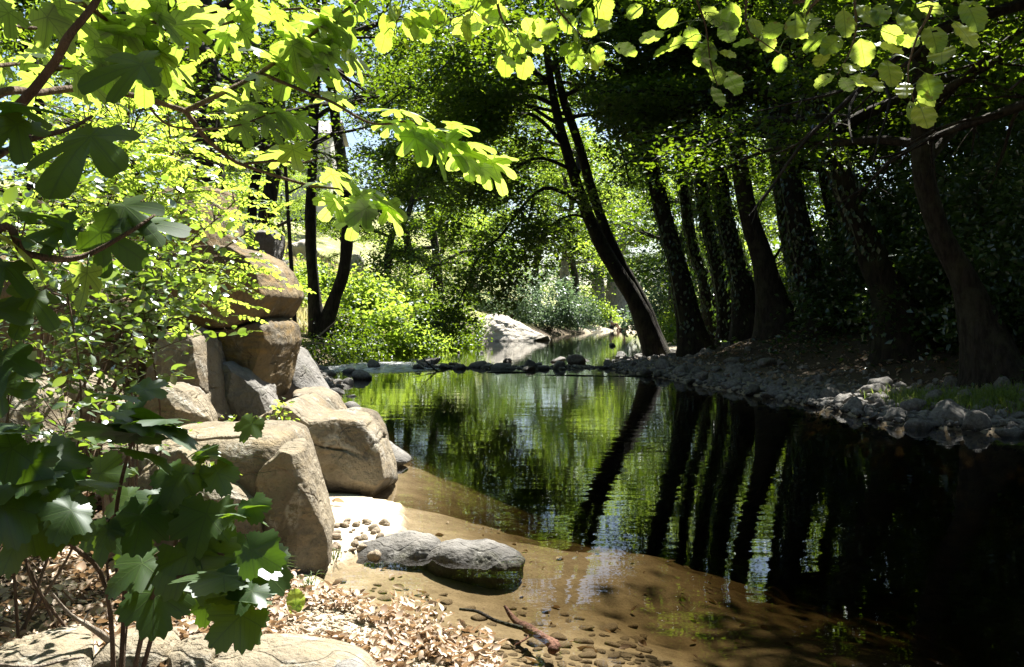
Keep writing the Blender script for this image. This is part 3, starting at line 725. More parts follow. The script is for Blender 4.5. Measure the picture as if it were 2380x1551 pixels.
# undergrowth on the right bank
rng = np.random.default_rng(77); n = 16000
ux = rng.uniform(4.5, 16, n); uy = rng.uniform(11, 42, n); dd = sdist(ux, uy)
keep = (dd > 2.4) & (rng.random(n) < sstep(2.2, 4.5, dd)) & (vnoise(np.stack([ux*.8, uy*.8, ux*0], -1), 4) > -.25)
ux, uy = ux[keep], uy[keep]; uz = hgt(ux, uy)+rng.random(len(ux))**2*.35+.02
mb = MB(); leaf_cloud(mb, np.stack([ux, uy, uz], -1), 2, (.08,.08,.05), .12, rng, up=1.0, spread=.5)
tag(link('undergrowth', mb.mesh('undergrowth', M['ivy'])), 'low ivy and leafy ground cover on the shaded right bank', 'undergrowth', kind='stuff')

def blades(name, xy, hh, w, mat, rng, label, cat='grass', kind='stuff', lean=.5):
    n = len(xy); z = hgt(xy[:, 0], xy[:, 1]); V = []; az = rng.uniform(0, 6.283, n); h = hh*rng.uniform(.5, 1.3, n)
    ln = np.stack([np.cos(az), np.sin(az)], -1)*(h*rng.uniform(.1, lean*2, n))[:, None]; s = np.stack([-np.sin(az), np.cos(az)], -1)*w
    b = np.concatenate([xy, z[:, None]-.01], 1)
    def at(f, k, sg):
        o = b.copy(); o[:, :2] += ln*f*f+s*sg*k; o[:, 2] += h*f*(1-.25*f*lean); return o
    V = np.stack([at(0,1,1), at(0,1,-1), at(.55,.8,1), at(.55,.8,-1), at(1,0,0)], 1).reshape(-1, 3); i = np.arange(n)[:, None]*5
    mb = MB().add(V, [i+np.array([[0,1,3,2]]), i+np.array([[2,3,4]])])
    o = link(name, mb.mesh(name, mat)); tag(o, label, cat, kind=kind); return o
rng = np.random.default_rng(9)
q = np.stack([rng.uniform(-16, -4.5, 26000), rng.uniform(27, 60, 26000)], -1); q = q[sdist(q[:,0], q[:,1]) > 1.2]
blades('meadow_grass', q, .38, .02, [M['straw']], rng, 'sunlit straw and green grass on the slope behind the left trunks')
q = np.stack([rng.uniform(2, 16, 9000), rng.uniform(57, 84, 9000)], -1); q = q[sdist(q[:,0], q[:,1]) > .8]
blades('far_grass', q, .3, .02, [M['grass']], rng, 'bright grass on the far bank round the seated people')
c = np.array([P(2200,905,13.2)[:2], P(2300,900,13.0)[:2], P(2120,880,14)[:2], P(2370,905,12.8)[:2]])
q = np.concatenate([a+rng.normal(size=(900,2))*np.array([.38,.30]) for a in c]); q = q[sdist(q[:,0], q[:,1]) > .7]
blades('bank_grass', q, .17, .006, [M['grass']], rng, 'short green grass among the stones of the right bank')

# house on the hill
hb = gp(585, 82); hb[2] = P(700, 372, 82)[2]
ho = thing('house', 'pale low house with a grey tiled roof on the hill behind the left trunks', 'house', hb)
m = MB()
def boxv(mb, x0, x1, y0, y1, z0, z1):
    V = [(x0,y0,z0),(x1,y0,z0),(x1,y1,z0),(x0,y1,z0),(x0,y0,z1),(x1,y0,z1),(x1,y1,z1),(x0,y1,z1)]
    mb.add(V, np.array([[0,3,2,1],[4,5,6,7],[0,1,5,4],[1,2,6,5],[2,3,7,6],[3,0,4,7]]))
bx, by, bz = hb
boxv(m, bx-7, bx+7, by, by+6, bz-6, bz+2.4); part('wall', m, flat('pale_plaster', (.62,.58,.54)), ho, False)
m = MB(); m.add([(bx-7.5,by-.6,bz+2.3),(bx+7.5,by-.6,bz+2.3),(bx+7.5,by+3,bz+4.1),(bx-7.5,by+3,bz+4.1),(bx+7.5,by+6.6,bz+2.3),(bx-7.5,by+6.6,bz+2.3)], np.array([[0,1,2,3],[3,2,4,5]]))
m.add([(bx-7.5,by-.6,bz+2.12),(bx+7.5,by-.6,bz+2.12),(bx+7.5,by-.6,bz+2.3),(bx-7.5,by-.6,bz+2.3)], np.array([[0,1,2,3]]))
part('roof', m, flat('grey_tiles', (.36,.33,.36)), ho, False)

# far grey trunks
for k, (x, d, w, lab) in enumerate([(1398, 84, .65, 'pale grey trunk on the far bank behind the seated people, left of the wide one'), (1440, 80, .95, 'wide pale grey trunk on the far bank above the seated people'), (1320, 74, .5, 'pale trunk behind the dark bush over the far water')]):
    b = gp(x, d); st = np.array([b, b+[-.3,0,2], b+[-.2,.2,5], b+[.3,0,9], b+[.4,0,12]])
    tree('grey_tree', lab, [(st, [w,w*.8,w*.7,w*.5,w*.3])], [], dict(n=9, t0=.42, L=4.0, el=25, droop=.1), dict(per=9, sig=(.4,.4,.25), size=.2), parts=False, leaf='canopy_light', seed=70+k, bark='bark_pale')
# ================================================================== ROCKS
def boulder(name, label, outline, d, thick, mat, box=3.0, lean=.15, amp=.05, seed=0, cuts=6, cat='boulder', group=None, nt=210, npz=104, fine=1.0, ledge=.0):
    """outline planned on the picture, built at its own distance with real depth"""
    pts = np.array([P(x, y, d)[[0, 2]] for x, y in outline]); c = pts.mean(0)
    cl = np.vstack([pts, pts[:1]]); seg = np.linalg.norm(np.diff(cl, axis=0), axis=1)
    u = np.concatenate([[0], np.cumsum(seg)]); uu = np.linspace(0, u[-1], 400, endpoint=False)
    den = np.stack([np.interp(uu, u, cl[:, 0]), np.interp(uu, u, cl[:, 1])], -1)-c
    an = np.arctan2(den[:, 1], den[:, 0]); o = np.argsort(an); ra = np.linalg.norm(den, axis=1)[o]; an = an[o]
    th = np.linspace(-math.pi, math.pi, nt, endpoint=False)
    rt = np.interp(th, np.concatenate([an-2*math.pi, an, an+2*math.pi]), np.tile(ra, 3))
    ker = np.array([1, 2, 3, 2, 1])/9; rt = np.convolve(np.concatenate([rt[-2:], rt, rt[:2]]), ker, 'valid')
    ph = np.linspace(-math.pi/2, math.pi/2, npz)[1:-1]; e = 2.0/box
    k = np.cos(ph)**e; dep = np.sign(np.sin(ph))*np.abs(np.sin(ph))**e
    rng = np.random.default_rng(seed+900)
    U = np.stack([rt[None]*k[:, None]*np.cos(th), rt[None]*k[:, None]*np.sin(th), dep[:, None]*thick*np.ones_like(th)], -1)   # x, z, y(depth)
    R = rt.mean(); ends = np.array([[0, 0, -thick], [0, 0, thick]])
    Q = np.concatenate([U.reshape(-1, 3), ends])
    sl = np.array([SUN[0], SUN[2], SUN[1]]); nc = 0
    while nc < cuts:                 # flat broken faces
        nv = nrm(rng.normal(size=3)*np.array([.8, .7, 1.0])); nv[2] = -abs(nv[2]) if rng.random() < .8 else nv[2]
        if nv[1] < .85 and nv[2] < .4 and nv@sl > -.12: continue
        if nv[1] >= .85 and nv[2] < -.12: continue
        nc += 1; s = Q@nv; lim = s.max()*rng.uniform(.72, .93); Q = Q-np.maximum(s-lim, 0)[:, None]*nv*.96
    B = np.stack([Q[:, 0]+c[0], d+Q[:, 2]+lean*Q[:, 1], Q[:, 1]+c[1]], -1)
    nv = nrm(np.stack([Q[:, 0]/R**2, Q[:, 2]/thick**2, Q[:, 1]/R**2], -1))
    g = B*1.0/R
    disp = amp*R*(fbm(g*1.1, seed, 3)*.8+fbm(g*3.0, seed+5, 4)*.45*fine+fbm(g*9.0, seed+6, 3)*.16*fine)
    cr = np.abs(fbm(g*np.array([1.0, 1.0, 1.7])+3, seed+9, 3)); disp -= amp*R*1.2*np.clip(1-cr/.09, 0, 1)*sstep(.05, .45, fbm(g*.9+7, seed+12, 2))*fine
    if ledge:
        t = (B[:, 2]/R*3.1+fbm(g*.9, seed+3, 3)*.9) % 1.0; disp += ledge*R*(t**1.5-.45)*np.clip(.4+fbm(g*1.5, seed+4, 2), 0, 1)
    B = B+nv*disp[:, None]
    n1, n2 = len(ph), nt; i = np.arange(n1-1)[:, None]*n2; j = np.arange(n2)[None]; jj = (j+1) % n2
    q = np.stack([i+j, i+jj, i+n2+jj, i+n2+j], -1).reshape(-1, 4)
    a, b = n1*n2, n1*n2+1; j = j[0]; jj = jj[0]
    t1 = np.stack([np.full(n2, a), jj, j], -1); t2 = np.stack([np.full(n2, b), (n1-1)*n2+j, (n1-1)*n2+jj], -1)
    ctr = np.array([c[0], d, c[1]])
    mb = MB().add(B, [q, t1, t2]); o = link(name, mb.mesh(name, M[mat], ctr), None, ctr)
    return tag(o, label, cat, group)

boulder('boulder', 'big flat topped sandstone boulder nearest on the left, standing by the sand', [(360,1020),(420,1000),(500,998),(580,993),(655,988),(688,1000),(700,1040),(722,1105),(738,1175),(758,1245),(756,1310),(730,1345),(680,1360),(600,1350),(480,1340),(380,1330),(300,1300),(280,1200),(310,1090)], 5.75, .52, 'sandstone', 6.0, .05, .05, 1, 7)
boulder('boulder', 'upright brown spur of rock at the right front of the flat topped boulder', [(612,1090),(640,1058),(668,1025),(690,1006),(703,1040),(728,1105),(743,1175),(769,1245),(767,1312),(742,1348),(690,1362),(630,1345),(592,1270),(585,1180)], 5.32, .2, 'sandstone', 3.4, .08, .07, 101, 8)
boulder('boulder', 'lower slanting block at the left front of the flat topped boulder', [(335,1075),(390,1035),(432,1030),(478,1062),(520,1105),(575,1140),(606,1172),(612,1260),(585,1350),(470,1350),(360,1330),(310,1220)], 5.25, .24, 'sandstone', 3.4, .06, .08, 102, 9)
boulder('boulder', 'broad sandstone boulder at the water edge behind the flat topped one', [(640,925),(690,915),(715,938),(745,965),(800,962),(850,972),(878,1010),(892,1050),(905,1090),(916,1140),(900,1165),(800,1165),(720,1150),(640,1100),(600,1000)], 7.8, .75, 'sandstone', 4.6, .10, .06, 2, 9)
boulder('boulder', 'low brown boulder behind the broad water edge one', [(690,905),(740,903),(775,920),(800,960),(830,985),(820,1010),(740,1020),(670,980)], 9.0, .5, 'sandstone', 2.6, .2, .05, 3, 4)
boulder('boulder', 'small grey rock tip poking from the water beside the broad boulder', [(860,1015),(890,1018),(925,1045),(958,1068),(920,1088),(850,1092),(820,1050)], 9.1, .35, 'greyrock', 2.2, .1, .05, 4, 4)
boulder('boulder', 'tall ochre rock, upper block with a pale jutting nose', [(345,640),(400,598),(470,582),(535,577),(590,580),(632,602),(655,630),(676,676),(681,690),(668,712),(650,742),(600,756),(540,764),(470,774),(400,780),(350,770),(320,700)], 8.6, .95, 'ochre', 4.4, .06, .05, 5, 9, ledge=.03)
boulder('boulder', 'ochre rock wedged under the jutting block, tapering down to the right', [(430,785),(478,768),(540,760),(600,754),(648,738),(668,752),(674,795),(660,845),(652,890),(640,930),(618,930),(585,890),(520,850),(450,845)], 8.55, .85, 'ochre', 3.8, .03, .05, 6, 8, ledge=.035)
boulder('boulder', 'upright tan boulder with white lichen patches left of the wedged rock', [(345,860),(372,800),(410,775),(455,768),(478,790),(488,830),(500,885),(512,930),(528,985),(500,1010),(420,1000),(360,960)], 7.5, .55, 'sandstone', 4.0, .06, .07, 7, 10)
boulder('boulder', 'shaded grey rock below the wedged ochre rock', [(500,845),(548,838),(590,862),(625,905),(642,950),(650,1000),(600,1020),(530,1015),(505,950)], 8.0, .5, 'greyrock', 3.6, .1, .08, 8, 9)
boulder('boulder', 'rounded pale boulder with a mossy crest before the tan one', [(310,965),(332,912),(362,897),(400,892),(438,908),(462,938),(480,975),(486,1012),(430,1030),(350,1030),(310,1010)], 6.7, .42, 'sandstone', 3.2, .08, .08, 9, 9)
boulder('boulder', 'smooth grey rock sloping to the water behind the ochre rocks', [(640,830),(668,806),(692,808),(718,842),(742,885),(762,915),(740,940),(680,950),(640,920)], 10.6, .6, 'greyrock', 2.6, .2, .04, 10, 4)
boulder('boulder', 'dark brown rock wall above and behind the ochre rock', [(300,520),(350,470),(420,448),(470,432),(512,440),(528,500),(535,580),(530,680),(420,700),(300,680)], 10.2, 1.0, 'ochre', 3.4, .2, .06, 11, 6)
boulder('boulder', 'grey boulder in the shade left of the thin sapling', [(520,610),(560,540),(610,520),(650,545),(640,620),(560,660)], 13.5, .8, 'greyrock', 2.8, .2, .06, 12, 5)
boulder('boulder', 'brown rock wall in deep shade behind the left stems', [(-60,640),(60,600),(180,590),(300,620),(350,700),(350,850),(300,980),(150,1020),(-40,1000),(-120,800)], 8.2, .9, 'ochre', 3.2, .2, .07, 13, 6)
boulder('boulder', 'brown block half hidden by leaves at the left edge', [(-160,1000),(-60,880),(60,870),(130,930),(130,1080),(90,1230),(-60,1280),(-160,1200)], 5.6, .5, 'sandstone', 3.0, .1, .07, 14, 6)
rub = [([(130,960),(160,895),(215,872),(262,900),(275,960),(250,1000),(160,1005)], 6.6, 'sunlit broken rock beside the dark stems, upper left one'), ([(215,960),(255,925),(300,930),(318,985),(300,1030),(235,1030)], 6.2, 'sunlit broken rock between the dark stems and the rounded boulder'),
       ([(110,1040),(160,990),(235,1000),(265,1060),(235,1110),(130,1110)], 5.9, 'sunlit broken rock low among the dark leaves'), ([(240,1050),(300,1010),(365,1030),(380,1100),(330,1150),(250,1130)], 5.8, 'tan rock behind the dark fig shoot'),
       ([(40,985),(90,940),(140,960),(150,1030),(100,1060),(40,1050)], 6.3, 'broken rock left of the sunlit rubble'), ([(330,1110),(380,1070),(430,1110),(440,1200),(370,1240),(310,1200)], 5.2, 'pointed tan rock before the flat topped boulder')]
for k, (o, d, lab) in enumerate(rub): boulder('rock', lab, o, d, .26, 'sandstone', 3.4, .12, .10, 20+k, 10, 'rock', 'broken rocks under the shrub', 90, 46)
boulder('rock', 'low grey rock on the sand spit, joining the pointed wet one', [(775,1292),(830,1270),(905,1250),(955,1240),(995,1244),(1028,1266),(1030,1330),(985,1400),(905,1420),(800,1400),(760,1340)], 5.8, .26, 'greyrock', 2.2, .0, .08, 30, 4, 'rock')
boulder('rock', 'flat wet rock with a pointed tip lying in the shallow water', [(985,1288),(1015,1266),(1055,1256),(1095,1262),(1135,1258),(1168,1270),(1194,1282),(1222,1298),(1215,1345),(1150,1400),(1050,1405),(985,1370),(975,1310)], 5.7, .24, 'greyrock', 2.1, .0, .07, 31, 3, 'rock')
boulder('rock', 'pale sandstone slab lying at the very bottom left of the sand', [(470,1570),(505,1528),(575,1508),(660,1506),(740,1515),(820,1532),(865,1556),(880,1620),(640,1640),(480,1630)], 3.35, .22, 'sandstone', 3.0, .3, .05, 32, 4, 'rock')
boulder('rock', 'rounded rock at the bottom edge left of the pale slab', [(385,1570),(400,1510),(435,1488),(475,1488),(505,1505),(520,1545),(510,1620),(400,1620)], 3.4, .16, 'sandstone', 2.4, .25, .07, 33, 4, 'rock')
boulder('rock', 'brown rock at the bottom edge with a dry twig resting on it', [(190,1600),(215,1530),(262,1488),(330,1478),(385,1484),(402,1520),(395,1600),(300,1640)], 3.4, .2, 'sandstone', 2.6, .25, .06, 34, 5, 'rock')
boulder('rock', 'flat shaded rock in the bottom left corner', [(-80,1570),(-20,1515),(60,1496),(140,1492),(205,1508),(222,1550),(200,1640),(-60,1640)], 3.3, .25, 'sandstone', 2.8, .3, .06, 35, 5, 'rock')
boulder('rock', 'small grey stone at the bottom edge on the pale slab', [(765,1570),(785,1545),(815,1538),(848,1556),(850,1590),(780,1600)], 3.15, .07, 'greyrock', 2.3, .2, .06, 36, 3, 'rock', None, 60, 30)
# far bank rocks
boulder('boulder', 'long white sunlit rock sloping into the water far ahead', [(1088,770),(1100,742),(1130,731),(1165,735),(1200,748),(1232,764),(1262,778),(1284,790),(1230,800),(1120,802),(1085,798)], 46, 2.2, 'palerock', 3.0, 1.25, .14, 40, 9, ledge=.08)
boulder('boulder', 'brown earth covered rock between the hanging bush and the white rock', [(1040,800),(1048,768),(1070,752),(1098,760),(1106,790),(1090,808)], 42, .8, 'sandstone', 2.6, .1, .08, 41, 4)
for k, (x, y, w, h, d, lab) in enumerate([(760,612,70,34,46,'pale outcrop on the slope between the two left bank trunks'),(640,560,60,60,44,'pale outcrop behind the brown trunk on the slope'),(850,600,70,40,50,'pale outcrop right of the curved trunk'),(925,640,24,40,52,'small upright pale rock among the bushes'),(700,560,70,50,56,'pale outcrop high on the slope behind the straight trunk'),(960,700,60,26,44,'pale flat rock among the left bank bushes'),(560,640,80,60,38,'pale rock on the slope left of the thin sapling'),(820,545,50,60,60,'pale cliff block below the house')]):
    X = P(x, y, d); y0 = HZ-(gz(X[0], d)-H)*F/d      # where the slope is at this distance
    a = np.linspace(0, 6.283, 11)[:-1]; rr = np.random.default_rng(k).uniform(.8, 1.15, 10)
    boulder('outcrop', lab, [(x+w/2*math.cos(t)*q, y0-h*.3-h/2*math.sin(t)*q) for t, q in zip(a, rr)], d, w/F*d*.45, 'palerock', 3.0, .3, .1, 50+k, 6, 'rock', 'pale outcrops on the left slope', 70, 36)

def scat0(n, xr, yr):
    x = rng.uniform(*xr, n); y = rng.uniform(*yr, n); d = (H-.06)*F/(y-HZ); return (x-CX)/F*d, d
# ------------------------------------------------------------------ stones
def stone_mesh(seed, mat, sub=3, fl=.62, cuts=10):
    import bmesh
    bm = bmesh.new(); bmesh.ops.create_icosphere(bm, subdivisions=sub, radius=1)
    rng = np.random.default_rng(seed); Q = np.array([v.co[:] for v in bm.verts]); N = Q.copy()
    Q = Q*np.array([1.0, rng.uniform(.65, .9), fl*rng.uniform(.8, 1.15)])
    for _ in range(cuts):
        nv = nrm(rng.normal(size=3)); s = Q@nv; lim = s.max()*rng.uniform(.56, .82); Q = Q-np.maximum(s-lim, 0)[:, None]*nv*.85
    Q = Q+N*(fbm(Q*1.6+seed, seed, 4)*.10)[:, None]
    for v, c in zip(bm.verts, Q): v.co = c
    me = bpy.data.meshes.new('stone'); bm.to_mesh(me); bm.free()
    me.polygons.foreach_set('use_smooth', np.ones(len(me.polygons), bool)); me.materials.append(M[mat]); return me
STONES = [stone_mesh(k, 'cobble') for k in range(8)]; WETS = [stone_mesh(20+k, 'wetrock') for k in range(5)]; GRITS = [stone_mesh(60+k, 'grit', 2, .6, 6) for k in range(4)]; PEBS = [stone_mesh(40+k, 'pebble', 2, .3, 4) for k in range(6)]
def stone(name, me, loc, r, rng, label, group, cat='stone', tilt=.2):
    o = link(name, me, None, loc); o.scale = (r, r*rng.uniform(.8, 1.1), r*rng.uniform(.8, 1.15)); o.rotation_euler = (rng.normal()*tilt, rng.normal()*tilt, rng.uniform(0, 6.28))
    return tag(o, label, cat, group)
rng = np.random.default_rng(21); placed = []
def try_place(x, y, r, f=.78):
    for (a, b, c) in placed:
        if (a-x)**2+(b-y)**2 < ((c+r)*f)**2: return False
    placed.append((x, y, r)); return True
hero = [(2205,945,110,12.1,'largest grey stone in the right bank waterline, flat faced'),(2135,1000,75,11.7,'pale stone at the water edge left of the largest grey stone'),(2120,935,75,12.9,'pale angular stone above the waterline left of the largest one'),(2350,985,80,11.0,'smooth pale stone in the water at the right edge'),(2255,940,50,12.0,'round brown stone right of the largest grey stone'),(2245,895,55,13.2,'upright grey stone beside the grass on the right bank'),(1905,880,34,17.0,'bright sunlit stone among the grey ones of the right bank'),(1965,945,66,14.0,'dark pitted stone at the left end of the wide stone bar'),(2045,900,60,14.0,'long pale stone lying high on the stone bar'),(1580,832,26,24,'small sunlit stone by the foot of the dark trunks')]
for x, y, w, d, lab in hero:
    p = P(x, y, d); r = w/2/F*d; try_place(p[0], p[1], r); stone('stone', STONES[int(x) % 8], (p[0], p[1], max(gz(p[0], p[1]), -.05)+r*.22), r, rng, lab, 'stones of the right bank')
RB = np.array(RIGHT[5:16])
cnt = 0
for it in range(9000):
    if cnt >= 288: break
    y = rng.uniform(9.3, 31) if rng.random() < .62 else rng.uniform(9.3, 16); x0 = np.interp(y, RB[::-1][:, 1][::-1][::1] if False else np.sort(RB[:, 1]), RB[np.argsort(RB[:, 1]), 0])
    off = rng.exponential(1.0)-.35; x = x0+off*(1.0 if y < 18 else 1.1); r = np.clip(rng.lognormal(-2.3, .6), .04, .30)*(1.15 if y > 17 else 1)
    if off > 3.4 or not try_place(x, y, r): continue
    z = gz(x, y); 
    if z < -.05: continue
    wet = z < .03 and rng.random() < .6
    stone('stone', (WETS[cnt % 5] if wet else STONES[cnt % 8]), (x, y, z+r*.18), r, rng,
          ('dark wet stone half in the water along the right bank' if wet else 'grey rounded stone lying among the others on the right bank'), 'wet stones along the right bank' if wet else 'stones of the right bank'); cnt += 1
# stone bar across the stream, and stones by the rapid
cnt = 0
for it in range(6000):
    if cnt >= 80: break
    t = rng.random(); x = -2.4+t*6.1; y = 24.3-.6*math.sin(t*3)+rng.normal()*.42+(rng.random() < .2)*rng.uniform(.5, 3.5)*(x > 1); r = np.clip(rng.lognormal(-1.75, .55), .08, .48)*(1 if x < 1.5 else .85)
    if not try_place(x, y, r, .62): continue
    wet = rng.random() < .7
    o = stone('bar_stone', (WETS[cnt % 5] if wet else STONES[cnt % 8]), (x, y, -.02+r*rng.uniform(.0, .25)), r, rng, 'dark wet stone in the low bar across the stream' if wet else 'paler dry stone in the low bar across the stream', 'wet stones of the bar across the stream' if wet else 'dry stones of the bar across the stream')
    o.scale[2] *= .66; cnt += 1
for x, y, w, d, lab in [(1180,834,30,26.5,'dark stone standing alone in the water behind the stone bar'),(1120,818,16,32,'small dark stone in the far water'),(1067,818,14,32,'tiny dark stone near the hanging bush'),(1440,828,44,28.5,'long flat dark stone near the foot of the leaning tree'),(1425,800,22,38,'small dark stone in the far water near the leaning tree'),(1300,855,60,23.6,'broad low stone in the middle of the stone bar'),(1235,852,50,23.8,'rounded stone left of the broad low stone in the bar'),(975,861,40,23.2,'dark stone at the left end of the stone bar')]:
    p = P(x, y, d); r = w/2/F*d; stone('bar_stone', WETS[int(x) % 5], (p[0], p[1], r*.12), r, rng, lab, 'stones of the bar across the stream')
cnt = 0
for it in range(2000):
    if cnt >= 46: break
    y = rng.uniform(11.5, 24.5); L2 = np.array(LEFT[13:20]); x = np.interp(y, L2[:, 1], L2[:, 0])-rng.exponential(.5)+.25; r = np.clip(rng.lognormal(-1.9, .45), .07, .34)
    if not try_place(x, y, r, .7): continue
    stone('shore_stone', STONES[cnt % 8] if cnt % 3 else WETS[cnt % 5], (x, y, gz(x, y)+r*.2), r, rng, 'shaded stone on the left shore below the rapid', 'stones of the left shore'); cnt += 1
for x, y, w, d, lab in [(843,875,64,20,'flat grey stone at the left end of the rapid'),(812,862,36,22,'rounded dark stone behind the flat grey stone'),(865,852,40,24,'low wet stone in the rapid'),(760,870,50,20,'grey stone on the left shore below the roots')]:
    p = P(x, y, d); r = w/2/F*d; stone('shore_stone', STONES[int(x) % 8], (p[0], p[1], max(gz(p[0], p[1]), 0)+r*.2), r, rng, lab, 'stones of the left shore')
# small broken gravel between the larger stones
def gravel(name, label, X, Y, rng, mat, lo=.012, hi=.05):
    import bmesh
    bm = bmesh.new(); bmesh.ops.create_icosphere(bm, subdivisions=1, radius=1); V0 = np.array([v.co[:] for v in bm.verts]); F0 = np.array([[v.index for v in f.verts] for f in bm.faces]); bm.free()
    n = len(X); mb = MB(); Z = hgt(X, Y); rr = lo+(hi-lo)*rng.random(n)**2.5
    for q in range(6):
        k = np.arange(q, n, 6); V = V0*np.array([1, .75, .55])*(1+rng.normal(size=(len(V0),1))*.16)
        R = frames(nrm(np.stack([rng.normal(size=len(k)), rng.normal(size=len(k)), rng.normal(size=len(k))*.25], -1)), nrm(np.array([0,0,1.])+rng.normal(size=(len(k),3))*.35))
        place(mb, (V, [F0], V[:, :2]), np.stack([X[k], Y[k], Z[k]+rr[k]*.25], -1), R, rr[k])
    tag(link(name, mb.mesh(name, M[mat], smooth=False)), label, 'gravel', kind='stuff')
X = rng.uniform(1.5, 9.5, 26000); Y = rng.uniform(9.3, 31, 26000); sd = sdist(X, Y); k = (sd > -.25) & (sd < 2.6) & (X > np.interp(Y, _cy, _cx)) & (rng.random(len(X)) < np.where(sd < 1.2, 1, .55)*np.where(Y > 15.5, .35, 1)); X, Y = X[k][:9000], Y[k][:9000]
gravel('bank_gravel', 'small broken stones filling the gaps on the right bank', X, Y, rng, 'cobble', .02, .10)
X = rng.uniform(-2.6, 3.4, 2600); Y = 24.3-.6*np.sin(np.clip((X+2.6)/6.1, 0, 1)*3)+rng.normal(size=2600)*.40; X, Y = X[::2], Y[::2]
gravel('bar_gravel', 'small stones and grit of the low bar across the stream', X, Y, rng, 'wetrock', .02, .08)
X = rng.uniform(-7, -2.2, 5000); Y = rng.uniform(11, 25, 5000); sd = sdist(X, Y); k = (sd > -.2) & (sd < 1.3); X, Y = X[k], Y[k]
gravel('shore_gravel', 'small dark stones along the left shore', X, Y, rng, 'cobble', .02, .09)
X, Y = scat0(5200, (600, 1230), (1380, 1640)); sd = sdist(X, Y); k = sd > -.3*rng.random(len(X)); X, Y = X[k], Y[k]
gravel('shore_grit', 'pale grit and small pebbles under the dry leaves at the water edge', X, Y, rng, 'grit', .004, .020)
# flat pebbles under the shallow water
placed = []; cnt = 0
for it in range(6000):
    if cnt >= 170: break
    u = rng.random(); x = rng.uniform(1080, 1560) if u < .86 else rng.uniform(780, 1500); y = rng.uniform(1465, 1580) if u < .86 else rng.uniform(1360, 1520)
    d = H*F/(y-HZ)*1.05; X = (x-CX)/F*d; r = np.clip(rng.lognormal(-3.25, .4), .018, .075)
    if sdist(np.array([X]), np.array([d]))[0] > -.06 or not try_place(X, d, r, .85): continue
    stone('pebble', PEBS[cnt % 6], (X, d, gz(X, d)+r*.08), r, rng, 'flat brown pebble on the stream bed under clear shallow water', 'pebbles under the shallow water', 'pebble', .08); cnt += 1
# grit on the sand
for k in range(60):
    x, y = rng.uniform(760, 900), rng.uniform(1240, 1320); d = 5.6+rng.random()*.7; X = (x-CX)/F*d; r = rng.uniform(.012, .05)
    stone('sand_pebble', GRITS[k % 4], (X, d, max(gz(X, d), 0)+r*.2), r, rng, 'small pale pebble on the sand beside the flat topped boulder', 'pebbles on the sand', 'pebble')

# ------------------------------------------------------------------ driftwood and sticks
def stick(name, label, px, rad, mat, cat='stick', zs=None, sides=8, subs=()):
    p = np.array([P(*q) for q in px]); mb = MB(); tube(mb, spline(p, 26), rad, sides, .18, len(px))
    for sp, sr in subs: tube(mb, spline(np.array([P(*q) for q in sp]), 12), sr, 5, .1)
    c = p.mean(0); o = link(name, mb.mesh(name, M[mat], c), None, c); return tag(o, label, cat)
stick('driftwood', 'short red brown branch with a raised end lying in the shallow water', [(1172,1408,4.62),(1195,1440,4.58),(1228,1462,4.42),(1262,1482,4.28),(1288,1500,4.18),(1282,1512,4.12)], [.006,.018,.024,.022,.026,.020], 'driftwood', 'driftwood', subs=[([(1240,1472,4.4),(1215,1490,4.3),(1195,1500,4.28)], [.008,.003])])
stick('driftwood', 'thin dark stick reaching from the pale litter to the red branch', [(1068,1416,4.66),(1110,1422,4.62),(1150,1442,4.52),(1205,1458,4.44),(1250,1466,4.40)], [.006,.009,.009,.010,.006], 'bark', 'driftwood')
stick('drowned_branch', 'bare branching twig standing out of the water before the stone bar', [(1048,880,22.4),(1020,866,22.4),(1000,850,22.4),(985,835,22.4),(970,815,22.4)], [.03,.025,.018,.012,.006], 'bark', 'branch', subs=[([(1012,860,22.4),(990,858,22.3),(960,852,22.2)], [.014,.006]), ([(1000,850,22.4),(1003,838,22.4),(1000,826,22.4)], [.01,.004]), ([(988,840,22.4),(970,838,22.4),(955,830,22.4)], [.009,.004])])
stick('floating_log', 'long thin log lying on the water below the stone bar', [(1240,873,21.2),(1340,874,21.0),(1420,877,20.8),(1520,874,20.8)], [.015,.03,.035,.03], 'bark', 'log')
stick('floating_stick', 'thin dark stick on the water left of the long log', [(1130,867,22),(1190,866,22),(1250,868,22)], [.02,.03,.02], 'bark', 'stick')
stick('fallen_branch', 'pale bare branch leaning on the left bank below the twin trunks', [(690,845,26),(722,800,26),(760,765,26),(795,735,26)], [.035,.03,.02,.012], 'deadwood', 'branch')
stick('fallen_branch', 'pale arched twig lying on the dark left bank', [(705,800,25),(740,798,25),(775,802,25),(800,806,25)], [.012,.02,.018,.01], 'deadwood', 'branch', subs=[([(740,785,25.5),(775,795,25.5),(808,820,25.5)], [.015,.008])])
stick('dry_branch', 'pale dry twig rising from the bottom rock through the dark leaves', [(118,1375,3.2),(160,1425,3.25),(205,1455,3.3),(240,1478,3.35),(258,1496,3.4)], [.004,.007,.010,.013,.012], 'deadwood', 'branch', subs=[([(190,1450,3.28),(205,1425,3.3),(215,1412,3.3)], [.004,.002])])
stick('dry_branch', 'slim pale twig leaning between the fig leaves at the bottom', [(325,1490,3.2),(370,1445,3.1),(405,1405,3.0),(415,1370,2.95)], [.008,.006,.005,.003], 'deadwood', 'branch')
stick('dry_branch', 'dry twig lying along the bottom left edge', [(0,1545,3.0),(80,1550,3.05),(150,1535,3.1),(195,1528,3.1)], [.004,.006,.005,.003], 'deadwood', 'branch')

